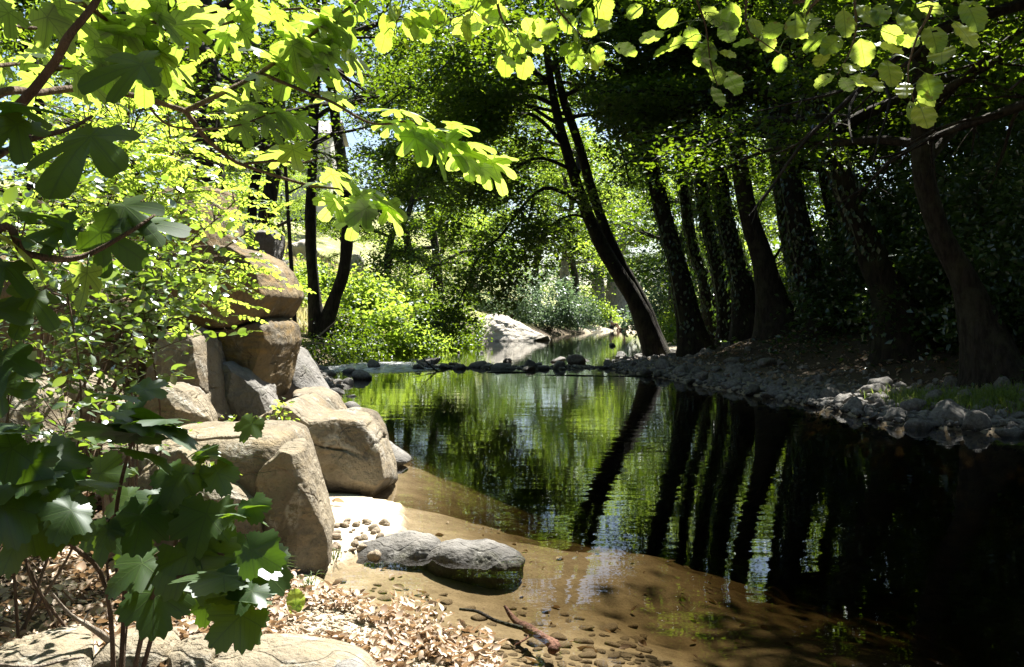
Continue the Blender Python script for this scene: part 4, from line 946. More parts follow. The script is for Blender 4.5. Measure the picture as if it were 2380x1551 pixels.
# ------------------------------------------------------------------ leaf litter
def litter(name, label, pts, size, rng, mat='dry'):
    n = len(pts); tm = T_oval(.30, 4, .22, -.45, .9, .8); tm2 = T_oval(.24, 4, .12, .5, .8, 1.2)
    mb = MB(); nn = nrm(np.array([0,0,1.0])+SUN*.4+rng.normal(size=(n,3))*.6); az = rng.uniform(0, 6.283, n); a = np.stack([np.cos(az), np.sin(az), rng.normal(size=n)*.2], -1)
    R = frames(a, nn); h = n//2; sz = size*rng.uniform(.35, 1.35, n)
    place(mb, tm, pts[:h], R[:h], sz[:h]); place(mb, tm2, pts[h:], R[h:], sz[h:])
    o = link(name, mb.mesh(name, M[mat])); return tag(o, label, 'leaf litter', kind='stuff')
rng = np.random.default_rng(31)
def scat(n, xr, yr, dr=None):
    x = rng.uniform(*xr, n); y = rng.uniform(*yr, n); d = (H-.06)*F/(y-HZ); X = (x-CX)/F*d
    return X, d
X, Y = scat(8500, (600, 1160), (1370, 1640)); sd = sdist(X, Y); k = (sd > -.1-.2*rng.random(len(X))) & ((rng.random(len(X)) < .75) | (sd > .5)) & (vnoise(np.stack([X*3, Y*3, X*0], -1), 2) > -.45); X, Y = X[k], Y[k]
litter('leaf_litter', 'heap of pale dry fallen leaves at the sunlit water edge', np.stack([X, Y, np.maximum(hgt(X, Y), 0)+rng.random(len(X))*.06], -1), .043, rng)
X, Y = scat(4200, (-150, 700), (1290, 1660)); k = sdist(X, Y) > .02; X, Y = X[k], Y[k]
litter('leaf_litter', 'brown dry leaves on the ground under the dark fig shoot', np.stack([X, Y, hgt(X, Y)+rng.random(len(X))*.05], -1), .045, rng)
X = rng.uniform(-2.9, -1.3, 1500); Y = rng.uniform(4.2, 6.8, 1500); k = sdist(X, Y) > .05; X, Y = X[k], Y[k]
litter('leaf_litter', 'dry leaves scattered between the broken rocks on the left', np.stack([X, Y, hgt(X, Y)+rng.random(len(X))*.05], -1), .07, rng)
X = rng.uniform(4, 11, 2600); Y = rng.uniform(10.5, 24, 2600); k = sdist(X, Y) > .9; X, Y = X[k], Y[k]
litter('leaf_litter', 'dry leaves on the shaded right bank', np.stack([X, Y, hgt(X, Y)+rng.random(len(X))*.04], -1), .09, rng)
X = rng.uniform(-1.0, 1.6, 110); Y = rng.uniform(3.8, 7.0, 110); k = sdist(X, Y) < -.1; X, Y = X[k], Y[k]
litter('sunken_leaves', 'brown sunken leaves on the bed of the shallow water', np.stack([X, Y, hgt(X, Y)+.012], -1), .06, rng)

# ------------------------------------------------------------------ the two people on the far bank
def skinned(name, joints, edges, mat, parent, base, sub=2):
    me = bpy.data.meshes.new(name); me.from_pydata([tuple(np.array(j[0])) for j in joints], edges, []); o = bpy.data.objects.new(name, me); COL.objects.link(o)
    md = o.modifiers.new('skin', 'SKIN'); md.use_smooth_shade = True
    for v, j in zip(me.skin_vertices[0].data, joints): v.radius = (j[1], j[1]); v.use_root = False
    me.skin_vertices[0].data[0].use_root = True
    o.modifiers.new('sub', 'SUBSURF').levels = sub
    ev = o.evaluated_get(bpy.context.evaluated_depsgraph_get()); m2 = bpy.data.meshes.new_from_object(ev); m2.name = name
    bpy.data.objects.remove(o); m2.materials.clear(); m2.materials.append(mat); return link(name, m2, parent)
SKIN = flat('skin', (.42,.25,.17), .55)
def person(label, loc, yaw, shirt, hairc, pants):
    r = tag(link('person', None, None, loc), label, 'person'); r.rotation_euler = (0, 0, yaw)
    J = [((0,0,.12), .12), ((0,.02,.34), .12), ((0,.03,.52), .13), ((0,.02,.60), .06), ((0,-.01,.68), .055), ((0,-.03,.77), .09), ((0,-.03,.85), .075),
         ((.16,.02,.53), .055), ((.24,-.10,.32), .045), ((.14,-.28,.30), .036), ((.10,-.36,.31), .03), ((-.16,.02,.53), .055), ((-.24,-.10,.32), .045), ((-.14,-.28,.30), .036), ((-.10,-.36,.31), .03),
         ((.10,-.06,.11), .085), ((.14,-.40,.38), .065), ((.13,-.55,.08), .045), ((.13,-.68,.04), .035), ((-.10,-.06,.11), .085), ((-.14,-.40,.38), .065), ((-.13,-.55,.08), .045), ((-.13,-.68,.04), .035)]
    E = [(0,1),(1,2),(2,3),(3,4),(4,5),(5,6),(2,7),(7,8),(8,9),(9,10),(2,11),(11,12),(12,13),(13,14),(0,15),(15,16),(16,17),(17,18),(0,19),(19,20),(20,21),(21,22)]
    skinned('body', J, E, SKIN, r, loc)
    sh = [((0,0,.14), .14), ((0,.02,.34), .135), ((0,.03,.53), .145), ((.17,.02,.53), .07), ((.21,-.05,.42), .062), ((-.17,.02,.53), .07), ((-.21,-.05,.42), .062)]
    skinned('shirt', sh, [(0,1),(1,2),(2,3),(3,4),(2,5),(5,6)], flat('shirt_cloth', shirt), r, loc)
    pt = [((0,0,.10), .14), ((.11,-.08,.12), .1), ((.14,-.36,.36), .08), ((-.11,-.08,.12), .1), ((-.14,-.36,.36), .08)]
    skinned('shorts', pt, [(0,1),(1,2),(0,3),(3,4)], flat('shorts_cloth', pants), r, loc)
    hr = [((0,-.01,.80), .095), ((0,.01,.88), .085), ((0,.05,.72), .06)]
    skinned('hair', hr, [(0,1),(0,2)], flat('hair', hairc), r, loc)
for x, yaw, lab, a, b, c in [(1420, 1.9, 'person in a pale shirt and dark shorts sitting on the far bank', (.55,.53,.55), (.03,.025,.02), (.03,.03,.035)), (1451, -1.2, 'person in a black top with reddish hair sitting on the far bank', (.015,.015,.017), (.16,.06,.03), (.02,.02,.02))]:
    d = 66; p = P(x, 770, d); 
    person(lab, (p[0], d, gz(p[0], d)), yaw, a, b, c)
mb = MB(); p1 = P(1432, 752, 74); p2 = P(1500, 744, 74); p1[2] = gz(p1[0], 74)+.45; p2[2] = gz(p2[0], 74)+.7; tube(mb, spline([p1, (p1+p2)/2, p2], 8), [.05,.06,.06], 6)
tag(link('fallen_pole', mb.mesh('fallen_pole', M['bark'], p1), None, p1), 'thin dark pole lying above the far bank behind the seated people', 'pole')
# ================================================================== FOREGROUND FOLIAGE
def Ld(px, py, d): return P(px, py, d)
def frame_n(a, n): return frames(np.asarray(a)[None], np.asarray(n)[None])
def petiole(mb, p0, p1, r=.0018):
    mid = (p0+p1)/2+np.array([0, 0, .01]); tube(mb, spline([p0, mid, p1], 6), [r, r*.8], 4, cap=False)
def closest(pts, q):
    d = np.linalg.norm(pts-q, axis=1); return pts[d.argmin()]
def leaves_along(mb, pm, path, n, size, tmpls, rng, s0=.3, sunb=1.0, spread=.5, gap=.05, droop=.8, toward=None):
    sp = spline(path, 60)
    for k in range(n):
        s = s0+(1-s0)*(k+rng.random())/n; p = sp[min(int(s*59), 59)]
        off = nrm(rng.normal(size=3)+np.array([0,0,-.2]))*gap*rng.uniform(.5, 1.4); q = p+off
        nn = nrm(SUN*sunb+rng.normal(size=3)*spread); a = nrm(off/np.linalg.norm(off)*.8+np.array([0,0,-droop])+rng.normal(size=3)*.35); a = nrm(a-nn*(a@nn))
        t = tmpls[rng.integers(len(tmpls))]; place(mb, t, q[None], frame_n(a, nn), size*rng.uniform(.6, 1.2)); petiole(pm, p, q)

rng = np.random.default_rng(61)
# ---- fig tree: trunk just left of the view, limbs crossing the upper left
fx = np.array([-1.75, 2.35]); fb = np.array([fx[0], fx[1], gz(*fx)-.05])
fig = thing('fig_tree', 'fig tree with big lobed leaves, its branches crossing the upper left of the view', 'tree', fb)
tr = np.array([fb, fb+[.02,-.05,.5], fb+[.12,-.05,1.0], fb+[.22,-.05,1.45], fb+[.36,-.1,1.9], fb+[.55,-.12,2.4], fb+[.7,-.2,3.0]])
m = MB(); tube(m, spline(tr, 40), [.06,.05,.045,.035,.02], 12, .1, 5); part('trunk', m, M['twig'], fig)
J = lambda k: tr[k]
limbs = [
 # path, radius list, leaf count, leaf size
 ([J(4), P(-60,330,2.1), P(40,250,2.0), P(120,155,1.95), P(160,85,1.9), P(221,7,1.9), P(262,-80,1.9)], [.016,.012,.009,.007], 0, .13),
 ([J(4), P(20,-60,2.2), P(150,-8,2.3), P(206,18,2.35), P(258,52,2.4), P(328,99,2.5), P(372,128,2.55)], [.012,.008,.006,.003], 9, .11),
 ([J(3), P(-40,250,2.2), P(100,215,2.4), P(214,206,2.55), P(331,228,2.7), P(431,258,2.8)], [.014,.010,.009,.008], 3, .10),
 ([P(431,258,2.8), P(516,217,2.85), P(604,169,2.95), P(681,114,3.05), P(744,66,3.1), P(821,11,3.2), P(870,-40,3.3)], [.009,.007,.006,.004], 24, .11),
 ([P(431,258,2.8), P(475,317,2.85), P(516,354,2.9), P(553,379,2.95), P(620,402,3.0), P(718,431,3.1), P(790,440,3.15), P(860,455,3.2)], [.008,.006,.005,.003], 0, .12),
 ([P(567,381,2.95), P(645,374,3.0), P(696,379,3.05), P(755,365,3.1)], [.005,.004,.002], 2, .1),
 ([P(608,171,2.95), P(700,210,3.05), P(774,239,3.1), P(865,287,3.2), P(957,280,3.25)], [.006,.005,.004], 1, .1),
 ([P(957,280,3.25), P(968,295,3.25), P(1020,324,3.3), P(1094,346,3.35), P(1140,372,3.4)], [.004,.003,.002], 0, .12),
 ([P(258,52,2.4), P(330,50,2.5), P(420,58,2.6), P(500,60,2.7), P(560,40,2.8), P(565,0,2.8)], [.006,.005,.003], 8, .10),
 ([J(5), P(100,-160,2.3), P(300,-140,2.5), P(480,-90,2.7), P(640,-40,2.9)], [.012,.009,.005], 0, .12),
 ([J(5), P(-60,-200,2.2), P(60,-260,2.0), P(240,-330,2.1), P(420,-300,2.3)], [.012,.009,.005], 0, .15),
 ([P(330,228,2.7), P(390,290,2.75), P(480,300,2.8), P(560,290,2.85), P(640,262,2.9), P(700,268,2.95)], [.004,.003,.002], 0, .11),
 ([J(2), P(-30,560,1.9), P(60,590,1.95), P(180,600,2.0), P(300,540,2.05), P(360,500,2.1)], [.012,.008,.006,.003], 2, .11),
 ([J(3), P(-80,420,1.7), P(60,330,1.8), P(160,300,1.85), P(215,270,1.88)], [.01,.006,.003], 0, .15),
]
pet = MB()
for k, (path, rad, n, sz) in enumerate(limbs):
    path = np.array(path); m = MB(); tube(m, spline(path, 40), rad, 8, .08, k); lb = part('branch', m, M['twig'], fig)
    if n:
        fm = MB(); leaves_along(fm, fm, path, n, sz, FIGS, rng, .28 if k not in (9,10) else .1, 1.0, .5, .06, .7)
        part('foliage', fm, M['fig'], lb)
# hand placed leaves: (x, y of leaf base, distance, size m, direction in picture (deg, 0 = down, 90 = right), mode)
def hero_leaf(mb, x, y, d, s, deg, mode, tm, rng, tilt=.25):
    p = P(x, y, d); t = math.radians(deg); a = np.array([math.sin(t), 0, -math.cos(t)])+rng.normal(size=3)*.12
    if mode == 'sun': n = SUN+rng.normal(size=3)*.28
    elif mode == 'edge': n = np.array([0, .15, 1.0])+rng.normal(size=3)*.15
    else: n = np.array([0, -1, .85])+rng.normal(size=3)*tilt
    if mode == 'edge': a = np.array([math.sin(t), -.4*math.cos(t), -.15])
    n = nrm(n); a = nrm(a); a = nrm(a-n*(a@n)*.999); place(mb, tm, p[None], frame_n(a, n), s)
bright = [  # two sunlit clusters at the branch ends
 (720,412,3.1,.13,80,'edge'),(770,405,3.1,.14,60,'sun'),(745,425,3.12,.12,-60,'edge'),(800,425,3.15,.15,95,'edge'),(860,440,3.2,.14,85,'edge'),(815,470,3.15,.14,10,'sun'),(830,500,3.15,.13,-5,'sun'),(880,470,3.2,.14,50,'sun'),(905,480,3.2,.12,25,'sun'),(850,485,3.12,.12,-30,'sun'),(780,470,3.1,.12,-40,'sun'),(840,455,3.15,.13,20,'sun'),(895,455,3.2,.13,70,'edge'),
 (920,258,3.25,.11,-80,'edge'),(950,262,3.25,.11,70,'edge'),(945,290,3.25,.13,-15,'sun'),(985,300,3.25,.14,5,'sun'),(1000,330,3.28,.16,2,'sun'),(965,320,3.25,.14,-8,'sun'),(1015,300,3.3,.15,70,'edge'),(1050,290,3.3,.13,60,'edge'),(1040,330,3.3,.14,25,'sun'),(1070,350,3.33,.15,5,'sun'),(1085,372,3.33,.13,-5,'sun'),(1110,350,3.38,.14,75,'edge'),(1130,365,3.4,.15,60,'edge'),(1145,380,3.4,.15,12,'sun'),(1120,390,3.38,.13,-10,'sun'),(1095,335,3.35,.12,80,'edge'),(905,285,3.22,.10,-10,'sun'),
 (760,130,3.1,.12,85,'edge'),(800,110,3.15,.13,40,'sun'),(820,140,3.15,.11,5,'sun'),(770,95,3.1,.13,-20,'sun'),(700,120,3.05,.12,10,'sun'),(650,160,3.0,.12,10,'sun'),(735,160,3.08,.11,5,'sun'),(575,10,2.8,.12,0,'sun'),(640,30,2.9,.12,30,'sun'),
 (640,262,2.9,.11,-20,'sun'),(660,270,2.92,.12,5,'sun'),(690,275,2.95,.10,20,'sun'),(620,280,2.9,.11,-10,'sun'),(600,258,2.88,.11,-60,'edge'),(560,250,2.85,.11,60,'edge'),(560,290,2.85,.10,-10,'sun'),
 (360,30,2.5,.13,10,'sun'),(400,60,2.55,.14,60,'edge'),(440,40,2.6,.13,30,'sun'),(330,110,2.5,.13,-10,'sun'),(380,130,2.55,.14,20,'sun'),(300,150,2.5,.13,-30,'sun'),(110,40,2.1,.12,10,'sun'),(20,30,2.0,.10,-20,'sun'),(140,20,2.1,.12,30,'sun'),(280,60,2.4,.12,0,'sun'),(220,110,2.4,.12,20,'sun'),(255,160,2.45,.12,-15,'sun'),(180,170,2.3,.12,20,'sun')]
fm = MB()
for k, (x, y, d, s, g, md) in enumerate(b for q, b in enumerate(bright) if not (b[5] == 'edge' and q % 3 == 0)): hero_leaf(fm, x, y, d, s*.8, g, md, FIGS[k % 4], rng)
part('foliage', fm, M['fig'], fig)
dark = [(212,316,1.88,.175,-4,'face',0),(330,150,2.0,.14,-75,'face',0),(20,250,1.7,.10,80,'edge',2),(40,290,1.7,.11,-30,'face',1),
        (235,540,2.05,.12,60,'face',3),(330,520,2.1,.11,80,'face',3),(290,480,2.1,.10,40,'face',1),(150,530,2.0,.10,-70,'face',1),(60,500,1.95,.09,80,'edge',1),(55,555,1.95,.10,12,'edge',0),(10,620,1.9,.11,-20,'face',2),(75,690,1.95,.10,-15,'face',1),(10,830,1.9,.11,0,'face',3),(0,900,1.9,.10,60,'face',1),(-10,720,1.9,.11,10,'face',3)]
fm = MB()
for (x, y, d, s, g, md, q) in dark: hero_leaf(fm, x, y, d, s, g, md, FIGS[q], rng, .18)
part('foliage', fm, M['shoot'], fig)  # same plant, shade carried by the darker leaf colour
for k, path in enumerate([[J(5), P(-60,20,2.8), P(120,70,3.2), P(330,90,3.4), P(430,70,3.45)], [J(5), P(-80,120,2.7), P(60,150,3.1), P(240,170,3.3), P(330,200,3.4), P(390,180,3.4)], [J(6), P(100,-120,3.0), P(350,-20,3.3), P(560,30,3.5), P(720,20,3.6), P(850,50,3.6)]]):
    path = np.array(path); m = MB(); tube(m, spline(path, 36), [.010,.007,.005,.003], 6, .08, k); lb = part('branch', m, M['twig'], fig); fm = MB()
    leaves_along(fm, fm, path, 20 if k < 2 else 12, .08, FIGS, rng, .25, 1.0, .42, .10, .6); part('foliage', fm, M['fig'], lb)
# fig crown clumps added above the frame to shade the left leaves
cm = MB(); cp = np.array([fb[0], fb[1], fb[2]])+np.array([1.1,-.08,2.6]); cents = cp+rng.normal(size=(36,3))*np.array([.16,.13,.07])
cents = cents[(HZ-(cents[:,2]-H)*F/np.maximum(cents[:,1], .3)) < -60]
for c in cents: 
    for q in range(3):
        nn = nrm(SUN+rng.normal(size=3)*.6); a = nrm(rng.normal(size=3)+[0,0,-.6]); a = nrm(a-nn*(a@nn)); place(cm, FIGS[rng.integers(4)], (c+rng.normal(size=3)*.1)[None], frame_n(a, nn), .15*rng.uniform(.7, 1.2))
m = MB()
for k in range(0, len(cents), 3): tube(m, spline([tr[6], (tr[6]+cents[k])/2+[0,0,.1], cents[k]], 8), [.012,.004], 5)
b = part('branch', m, M['twig'], fig); part('foliage', cm, M['fig'], b)  # added shade clumps and the twigs that carry them

# ---- dark fig shoot, bottom left
sb = np.array([-1.18, 2.75]); sb = np.array([sb[0], sb[1], gz(*sb)-.03])
shoot = thing('fig_shoot', 'young fig shoot with large dark shaded leaves at the bottom left', 'plant', sb)
stems = [[sb, P(300,1380,2.72), P(350,1300,2.65), P(430,1270,2.6), P(520,1290,2.5)], [sb, P(290,1350,2.7), P(270,1200,2.6), P(300,1050,2.5), P(330,1000,2.45)], [sb, P(250,1380,2.6), P(150,1250,2.4), P(90,1130,2.3), P(70,1050,2.25)], [sb, P(350,1400,2.6), P(430,1340,2.45), P(520,1350,2.35)], [sb, P(400,1300,2.7), P(420,1180,2.65), P(450,1100,2.6)]]
for st in stems:
    m = MB(); tube(m, spline(np.array(st), 24), [.008,.006,.003], 6); part('stem', m, M['twig'], shoot)
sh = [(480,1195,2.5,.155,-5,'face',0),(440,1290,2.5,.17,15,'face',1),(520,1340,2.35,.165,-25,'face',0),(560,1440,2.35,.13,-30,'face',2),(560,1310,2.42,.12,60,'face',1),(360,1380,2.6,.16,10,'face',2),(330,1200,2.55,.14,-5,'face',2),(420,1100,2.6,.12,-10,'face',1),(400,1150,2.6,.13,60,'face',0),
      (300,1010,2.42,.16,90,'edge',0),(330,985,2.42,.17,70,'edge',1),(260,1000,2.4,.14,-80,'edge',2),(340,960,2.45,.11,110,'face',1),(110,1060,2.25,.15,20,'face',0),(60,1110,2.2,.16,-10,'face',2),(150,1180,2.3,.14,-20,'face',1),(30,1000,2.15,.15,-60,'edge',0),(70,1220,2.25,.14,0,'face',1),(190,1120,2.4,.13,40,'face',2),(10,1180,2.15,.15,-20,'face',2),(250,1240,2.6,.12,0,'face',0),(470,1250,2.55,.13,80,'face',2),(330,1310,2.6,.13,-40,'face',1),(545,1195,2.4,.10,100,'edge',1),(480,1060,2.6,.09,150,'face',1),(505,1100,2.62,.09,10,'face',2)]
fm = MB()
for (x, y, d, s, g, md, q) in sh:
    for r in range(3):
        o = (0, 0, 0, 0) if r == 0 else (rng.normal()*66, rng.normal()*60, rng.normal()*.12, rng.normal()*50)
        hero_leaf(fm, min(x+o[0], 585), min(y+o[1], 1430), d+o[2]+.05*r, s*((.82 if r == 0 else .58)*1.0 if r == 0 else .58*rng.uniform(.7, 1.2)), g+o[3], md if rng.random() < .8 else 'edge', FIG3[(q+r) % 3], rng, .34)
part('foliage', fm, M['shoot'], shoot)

# ---- overhanging alder: twigs and round leaves along the top
ab = np.array([2.3, -.6]); ab = np.array([ab[0], ab[1], gz(*ab)-.05])
ald = thing('overhanging_alder', 'alder standing beside the viewpoint, its round toothed leaves hanging along the top', 'tree', ab)
at = np.array([ab, ab+[-.05,.05,1.2], ab+[-.1,.2,2.4], ab+[-.3,.5,3.6], ab+[-.4,.7,5], ab+[-.3,.9,6.5]])
m = MB(); tube(m, spline(at, 30), [.13,.11,.09,.05], 12, .12, 7); part('trunk', m, M['bark_mid'], ald)
twigs = [
 ([at[3], P(1700,-300,2.1), P(1640,-120,2.1), P(1618,-20,2.1), P(1640,60,2.1), P(1652,150,2.1), P(1668,200,2.1)], 0),
 ([at[3], P(1760,-260,2.2), P(1740,-60,2.2), P(1735,60,2.2), P(1775,100,2.2), P(1815,125,2.2)], 0),
 ([at[3], P(2000,-200,2.0), P(1985,-40,2.0), P(1990,60,2.0), P(1975,120,2.0), P(1945,175,2.0)], 0),
 ([at[2], P(2200,-200,1.9), P(2170,0,1.9), P(2130,90,1.9), P(2110,170,1.9), P(2125,240,1.9)], 0),
 ([at[3], P(1500,-260,2.4), P(1300,-120,2.5), P(1150,-20,2.6), P(1080,30,2.65), P(1010,60,2.7)], 18),
 ([P(1300,-120,2.5), P(1290,0,2.5), P(1320,50,2.5), P(1365,95,2.5), P(1385,110,2.5)], 10),
 ([P(1150,-20,2.6), P(1165,40,2.6), P(1190,75,2.6), P(1230,100,2.6)], 8),
 ([P(1300,-120,2.5), P(1100,-100,2.6), P(960,-40,2.7), P(930,30,2.7), P(915,80,2.7)], 16),
 ([P(1500,-260,2.4), P(1440,-80,2.4), P(1400,-10,2.4), P(1380,20,2.4)], 6),
 ([at[3], P(1600,-250,2.3), P(1540,-60,2.3), P(1500,-10,2.3)], 4),
 ([P(1985,-40,2.0), P(1900,0,2.0), P(1860,60,2.0), P(1850,75,2.0)], 4),
]
for k, (path, n) in enumerate(twigs):
    path = np.array(path); m = MB(); tube(m, spline(path, 30), [.010 if k < 5 else .005,.004,.002,.0012], 6); tw = part('twig', m, M['twig'], ald)
    if n:
        fm = MB(); leaves_along(fm, fm, path, n, .072, ALD, rng, .45 if k in (4,) else .35, .9, .5, .05, .9); part('foliage', fm, M['alder'], tw)
hl = [ # base x, y, d, size, deg, mode
 (1545,75,2.1,.075,-18,'sun'),(1570,20,2.1,.07,-20,'sun'),(1600,60,2.1,.07,0,'sun'),(1625,20,2.1,.07,20,'sun'),(1650,40,2.1,.085,70,'sun'),(1640,90,2.1,.075,10,'sun'),(1680,50,2.1,.08,35,'sun'),(1660,110,2.1,.07,-20,'sun'),(1630,130,2.1,.065,5,'sun'),(1655,150,2.1,.06,15,'sun'),(1655,200,2.1,.066,0,'sun'),(1682,165,2.1,.08,18,'sun'),(1700,5,2.1,.06,12,'sun'),(1600,90,2.1,.07,-15,'sun'),(1670,120,2.1,.05,60,'face'),(1560,110,2.1,.055,-50,'sun'),
 (1760,95,2.2,.07,-30,'sun'),(1775,75,2.2,.06,10,'sun'),(1815,125,2.2,.06,15,'sun'),(1835,85,2.2,.06,80,'edge'),(1795,60,2.2,.06,-10,'face'),(1745,40,2.2,.06,10,'face'),
 (1925,75,2.0,.075,-25,'sun'),(1955,85,2.0,.07,-40,'face'),(1920,120,2.0,.06,-10,'face'),(2000,90,2.0,.08,10,'sun'),(2030,100,2.0,.08,30,'face'),(1940,175,2.0,.055,-30,'sun'),(1955,180,2.0,.055,5,'sun'),(1975,178,2.0,.055,20,'sun'),(2005,175,2.0,.085,5,'face'),(1985,150,2.0,.06,-20,'face'),(2050,60,2.0,.07,40,'sun'),(1900,40,2.0,.07,-10,'face'),(1960,20,2.0,.08,0,'face'),(2060,10,2.0,.07,-15,'face'),(2085,85,2.0,.07,25,'sun'),(1870,20,2.0,.07,10,'face'),(1990,10,2.0,.08,20,'face'),
 (2115,235,1.9,.055,-12,'sun'),(2135,240,1.9,.08,5,'face'),(2150,170,1.9,.075,10,'face'),(2105,190,1.9,.06,-10,'face'),(2160,60,1.9,.08,20,'face'),(2215,50,1.9,.09,15,'face'),(2190,110,1.9,.08,10,'face'),(2130,10,1.9,.07,-5,'sun'),(2240,0,1.9,.09,10,'face'),(2160,195,1.9,.07,-10,'face'),(2060,140,1.95,.08,5,'face'),(2085,30,1.95,.08,20,'face'),
 (1375,105,2.5,.075,25,'sun'),(1345,70,2.5,.065,60,'sun'),(1380,0,2.4,.075,40,'sun'),(1220,40,2.6,.075,5,'sun'),(1250,40,2.6,.07,10,'sun'),(1285,50,2.55,.075,0,'sun'),(1200,90,2.6,.07,20,'sun'),(1220,95,2.6,.075,30,'sun'),(1165,60,2.6,.075,-5,'sun'),(1310,30,2.5,.08,20,'sun'),(1090,20,2.65,.08,10,'sun'),(1110,50,2.65,.07,5,'sun'),(1050,40,2.7,.08,20,'sun'),(1010,15,2.7,.08,-10,'sun'),(940,40,2.7,.085,-10,'sun'),(890,30,2.7,.09,10,'sun'),(1490,10,2.3,.06,-30,'sun')]
fm = MB(); pm = fm; tws = np.concatenate([spline(np.array(t[0]), 40) for t in twigs])
for k, (x, y, d, s, g, md) in enumerate(hl):
    hero_leaf(fm, x, y, d, s*.86, g, md, ALD[k % 4], rng, .3); q = P(x, y, d); c = closest(tws, q)
    if np.linalg.norm(c-q) < .12: petiole(pm, c, q, .0012)
part('foliage', fm, M['alder'], ald)
# higher crown of that alder; unseen leaf clump added to shade the hanging leaves
lf = []; m = MB()
for k in range(12):
    i = 3+k % 3; az = math.radians(60+k*31); d0 = np.array([math.cos(az)*.9, abs(math.sin(az))*.9+.1, .35]); pth = bpath(at[i], d0, 2.2, 6, .08, .1, rng); _, l = limb_build(pth, .03, rng, 7, .4, mb=m); lf.append(l)
lf.append(np.array([1.2,2.9,3.8])+rng.normal(size=(190,3))*np.array([.45,.5,.2])); lf = np.concatenate(lf); lf = lf[(HZ-(lf[:,2]-H)*F/np.maximum(lf[:,1], .2) < -150)]
cm = MB(); leaf_cloud(cm, lf, 3, (.12,.12,.08), .085, rng, OVAL6); lb = part('limb', m, M['bark_mid'], ald); part('crown', cm, M['alder'], ald)

# ---- locust bush (feathery compound leaves) before the rocks
def pinnate(mb, rm, p, a, n, L, rng, pairs=6, w=.036):
    a = nrm(a); n = nrm(n-a*(n@a)); s = np.cross(a, n); pos = []; A = []; Nn = []
    pts = [p+a*L*t-np.array([0,0,.22*L])*t*t for t in np.linspace(0, 1, 7)]; tube(rm, pts, [.0016,.0007], 3, cap=False)
    for k in range(pairs):
        t = .25+.7*k/(pairs-1); q = p+a*L*t-np.array([0,0,.22*L])*t*t
        for sg in (1, -1): pos.append(q); A.append(s*sg*.95+a*.35+rng.normal(size=3)*.12+[0,0,-.15]); Nn.append(n+rng.normal(size=3)*.22)
    pos.append(pts[-1]); A.append(a+[0,0,-.3]); Nn.append(n)
    A = nrm(np.array(A)); Nn = np.array(Nn); Nn = nrm(Nn-A*np.sum(A*Nn, -1, keepdims=True)); place(mb, OVAL6, np.array(pos), frames(A, Nn), w*rng.uniform(.8, 1.15, len(pos)))
def locust(name, label, base, blobs, nfr, seed, L=.2, mat='locust', stem='twig'):
    r = np.random.default_rng(seed); root = thing(name, label, 'shrub', base); fm = MB(); rm = fm; sm = MB()
    for (c, sg, n) in blobs:
        c = np.array(c); mid = (base+c)/2+np.array([0, 0, .25])+r.normal(size=3)*.1; st = spline([base, mid, c], 24); tube(sm, st, [.014,.008,.004], 6)
        for k in range(n):
            p = c+r.normal(size=3)*np.array(sg); b = closest(st[6:], p); 
            if k % 3 == 0: tube(sm, spline([b, (b+p)/2+[0,0,.04], p], 6), [.004,.0015], 4, cap=False)
            az = r.uniform(0, 6.283); pinnate(fm, rm, p, np.array([math.cos(az), math.sin(az)*.7, r.uniform(-.4, .35)]), nrm(SUN*.9+np.array([0,0,.5])+r.normal(size=3)*.3), L*r.uniform(.7, 1.2), r)
    part('stem', sm, M[stem], root); f = part('foliage', fm, M[mat], root); return root
b1 = np.array([-3.1, 5.9, gz(-3.1, 5.9)])
locust('locust_bush', 'bright yellow green feathery bush before the dark rock wall', b1, [(P(400,370,5.4), (.20,.25,.14), 85), (P(300,330,5.4), (.28,.28,.2), 85), (P(420,450,5.5), (.17,.25,.10), 55), (P(350,520,5.5), (.24,.25,.12), 55), (P(200,300,5.6), (.3,.3,.25), 70), (P(90,420,5.6), (.3,.3,.25), 60)], 0, 71)
b2 = np.array([-2.75, 5.6, gz(-2.75, 5.6)])
locust('locust_bush', 'arching feathery sprays hanging before the ochre rock', b2, [(P(545,470,5.2), (.10,.2,.04), 14), (P(530,610,5.2), (.13,.15,.06), 22), (P(430,690,5.2), (.2,.2,.10), 32), (P(620,505,5.3), (.09,.15,.03), 8), (P(480,650,5.25), (.12,.2,.06), 16)], 0, 72, .17)
# ---- bramble with small dark shiny leaves before the rubble
def bramble(name, label, base, blobs, seed, size=.045, mat='bramble'):
    r = np.random.default_rng(seed); root = thing(name, label, 'shrub', base); sm = MB(); fm = MB()
    for c, sg, n in blobs:
        c = np.array(c); st = spline([base+r.normal(size=3)*.06*np.array([1,1,0]), (base+c)/2+r.normal(size=3)*.08, c], 20); tube(sm, st, [.007,.005,.002], 6)
        cent = c+r.normal(size=(n, 3))*np.array(sg)
        for q in cent[::4]:
            b = closest(st, q); tube(sm, spline([b, (b+q)/2+[0,0,.03], q], 5), [.0025,.001], 4, cap=False)
        leaf_cloud(fm, cent, 5, (.035,.035,.02), size, r, OVAL6, up=.8, spread=.55, sunb=.3)
    part('stem', sm, M['twig'], root); part('foliage', fm, M[mat], root); return root
b3 = np.array([-1.95, 4.55, gz(-1.95, 4.55)])
bramble('bramble', 'thin stemmed bramble with small shiny leaves before the broken rocks', b3, [(P(250,640,4.5), (.2,.2,.12), 75), (P(330,700,4.5), (.18,.2,.10), 60), (P(200,760,4.4), (.2,.2,.12), 55), (P(290,800,4.4), (.14,.2,.10), 42), (P(240,870,4.4), (.15,.2,.10), 38), (P(130,600,4.4), (.2,.2,.14), 60), (P(380,620,4.6), (.16,.2,.1), 45), (P(330,560,4.6), (.2,.2,.12), 45)], 81)
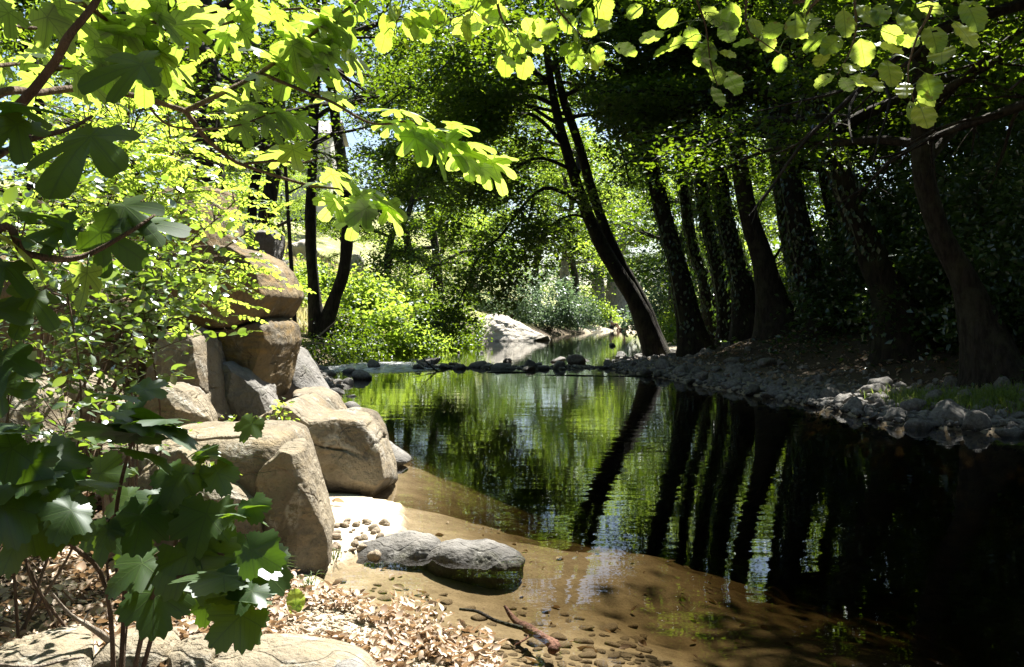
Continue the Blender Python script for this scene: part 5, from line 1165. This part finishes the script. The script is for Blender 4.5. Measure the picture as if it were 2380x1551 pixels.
b4 = np.array([-1.9, 3.7, gz(-1.9, 3.7)])
bramble('bramble', 'shaded bramble low at the left edge among the fig leaves', b4, [(P(150,1000,3.7), (.18,.2,.12), 40), (P(60,760,3.8), (.16,.2,.2), 55), (P(220,1040,3.7), (.14,.2,.08), 34), (P(120,480,3.9), (.25,.2,.2), 70), (P(40,600,3.8), (.2,.2,.2), 60)], 82)
b5 = np.array([-1.55, 6.6, gz(-1.55, 6.6)])
bramble('seedling', 'small bright seedling growing in the crack behind the flat topped boulder', P(655,1000,6.5), [(P(655,960,6.5), (.05,.05,.08), 12), (P(600,985,6.5), (.08,.05,.03), 12), (P(540,985,6.4), (.06,.05,.02), 8)], 83, .04, 'locust')
bramble('seedling', 'small yellow green sprig on the shaded face of the flat topped boulder', P(470,1110,4.95), [(P(480,1080,4.9), (.05,.03,.035), 14)], 84, .035, 'locust')
# grass tufts by the flat topped boulder
def tuft(name, label, base, n, hh, seed, w=.0025, mat='grass'):
    r = np.random.default_rng(seed); mb = MB(); base = np.array(base)
    for k in range(n):
        az = r.uniform(0, 6.283); d = np.array([math.cos(az), math.sin(az), 0]); h = hh*r.uniform(.6, 1.2); b = base+r.normal(size=3)*np.array([.025,.025,0])
        tube(mb, spline([b, b+d*h*.25+[0,0,h*.6], b+d*h*.7+[0,0,h*.55]], 7), [w, w*.8, w*.2], 3, cap=False)
    o = link(name, mb.mesh(name, M[mat], base), None, base); return tag(o, label, 'grass')
p = P(640,1350,4.9); p[2] = gz(p[0], p[1]); tuft('grass_tuft', 'arching green grass tuft at the foot of the flat topped boulder', p, 46, .19, 1)
p = P(715,1395,4.75); p[2] = gz(p[0], p[1]); tuft('grass_tuft', 'sparse green grass tuft at the edge of the shallow water', p, 22, .13, 2)
p = P(778,1275,5.5); p[2] = gz(p[0], p[1]); tuft('grass_tuft', 'tiny grass tuft on the sand beside the flat topped boulder', p, 18, .08, 3)
p = P(600,1330,4.9); p[2] = gz(p[0], p[1]); tuft('grass_tuft', 'dry curled straw tuft at the shaded foot of the flat topped boulder', p, 20, .16, 4, .002, 'straw')
# single green leaf plant on the litter
pb = P(690,1470,4.25); pb[2] = gz(pb[0], pb[1]); pl = thing('seedling', 'single broad green leaf standing up from the dry leaves', 'plant', pb)
fm = MB(); 
for (dx, dz, g, s) in ((0,.02,-170,.12),(-.02,.01,150,.08)): 
    t = math.radians(g); a = nrm(np.array([math.sin(t)*.6, .1, 1.0])); n = nrm(np.array([.2,-.6,.5])); n = nrm(n-a*(a@n)); place(fm, ALD[0], (pb+[dx,0,dz])[None], frame_n(a, n), s)
part('foliage', fm, M['alder'], pl); m = MB(); tube(m, [pb-[0,0,.02], pb+[0,0,.03]], [.003,.002], 5); part('stem', m, M['grass'], pl)
# ================================================================== CAMERA, LIGHT, SKY
cam = bpy.data.cameras.new('camera'); cam.sensor_width = 36; cam.lens = F/2380*36; cam.shift_y = -(775.5-HZ)/2380
cam.clip_start = .05; cam.clip_end = 2000
co = bpy.data.objects.new('camera', cam); COL.objects.link(co); co.location = (0, 0, H); co.rotation_euler = (math.pi/2, 0, 0); SC.camera = co
sun = bpy.data.lights.new('sun', 'SUN'); sun.energy = 5.0; sun.angle = math.radians(.55); sun.color = (1, .95, .86)
so = bpy.data.objects.new('sun', sun); COL.objects.link(so); so.location = (20, 30, 40); so.rotation_euler = Vector(SUN).to_track_quat('Z', 'Y').to_euler()
w = bpy.data.worlds.new('World'); SC.world = w; w.use_nodes = True; nt = w.node_tree; nt.nodes.clear()
sk = nt.nodes.new('ShaderNodeTexSky'); sk.sky_type = 'NISHITA'; sk.sun_disc = False; sk.sun_elevation = SUN_EL; sk.sun_rotation = SUN_AZ
bg = nt.nodes.new('ShaderNodeBackground'); bg.inputs[1].default_value = .05; wo = nt.nodes.new('ShaderNodeOutputWorld')
nt.links.new(sk.outputs[0], bg.inputs[0]); nt.links.new(bg.outputs[0], wo.inputs[0])
SC.view_settings.view_transform = 'Standard'; SC.view_settings.look = 'None'; SC.view_settings.exposure = 2.0; SC.view_settings.gamma = 1.0
cy = SC.cycles
cy.max_bounces = 6; cy.diffuse_bounces = 1; cy.glossy_bounces = 3; cy.transmission_bounces = 4; cy.transparent_max_bounces = 8
cy.sample_clamp_indirect = 4.0; cy.use_denoising = True; cy.caustics_reflective = False; cy.caustics_refractive = False
try: cy.denoiser = 'OPENIMAGEDENOISE'
except Exception: pass
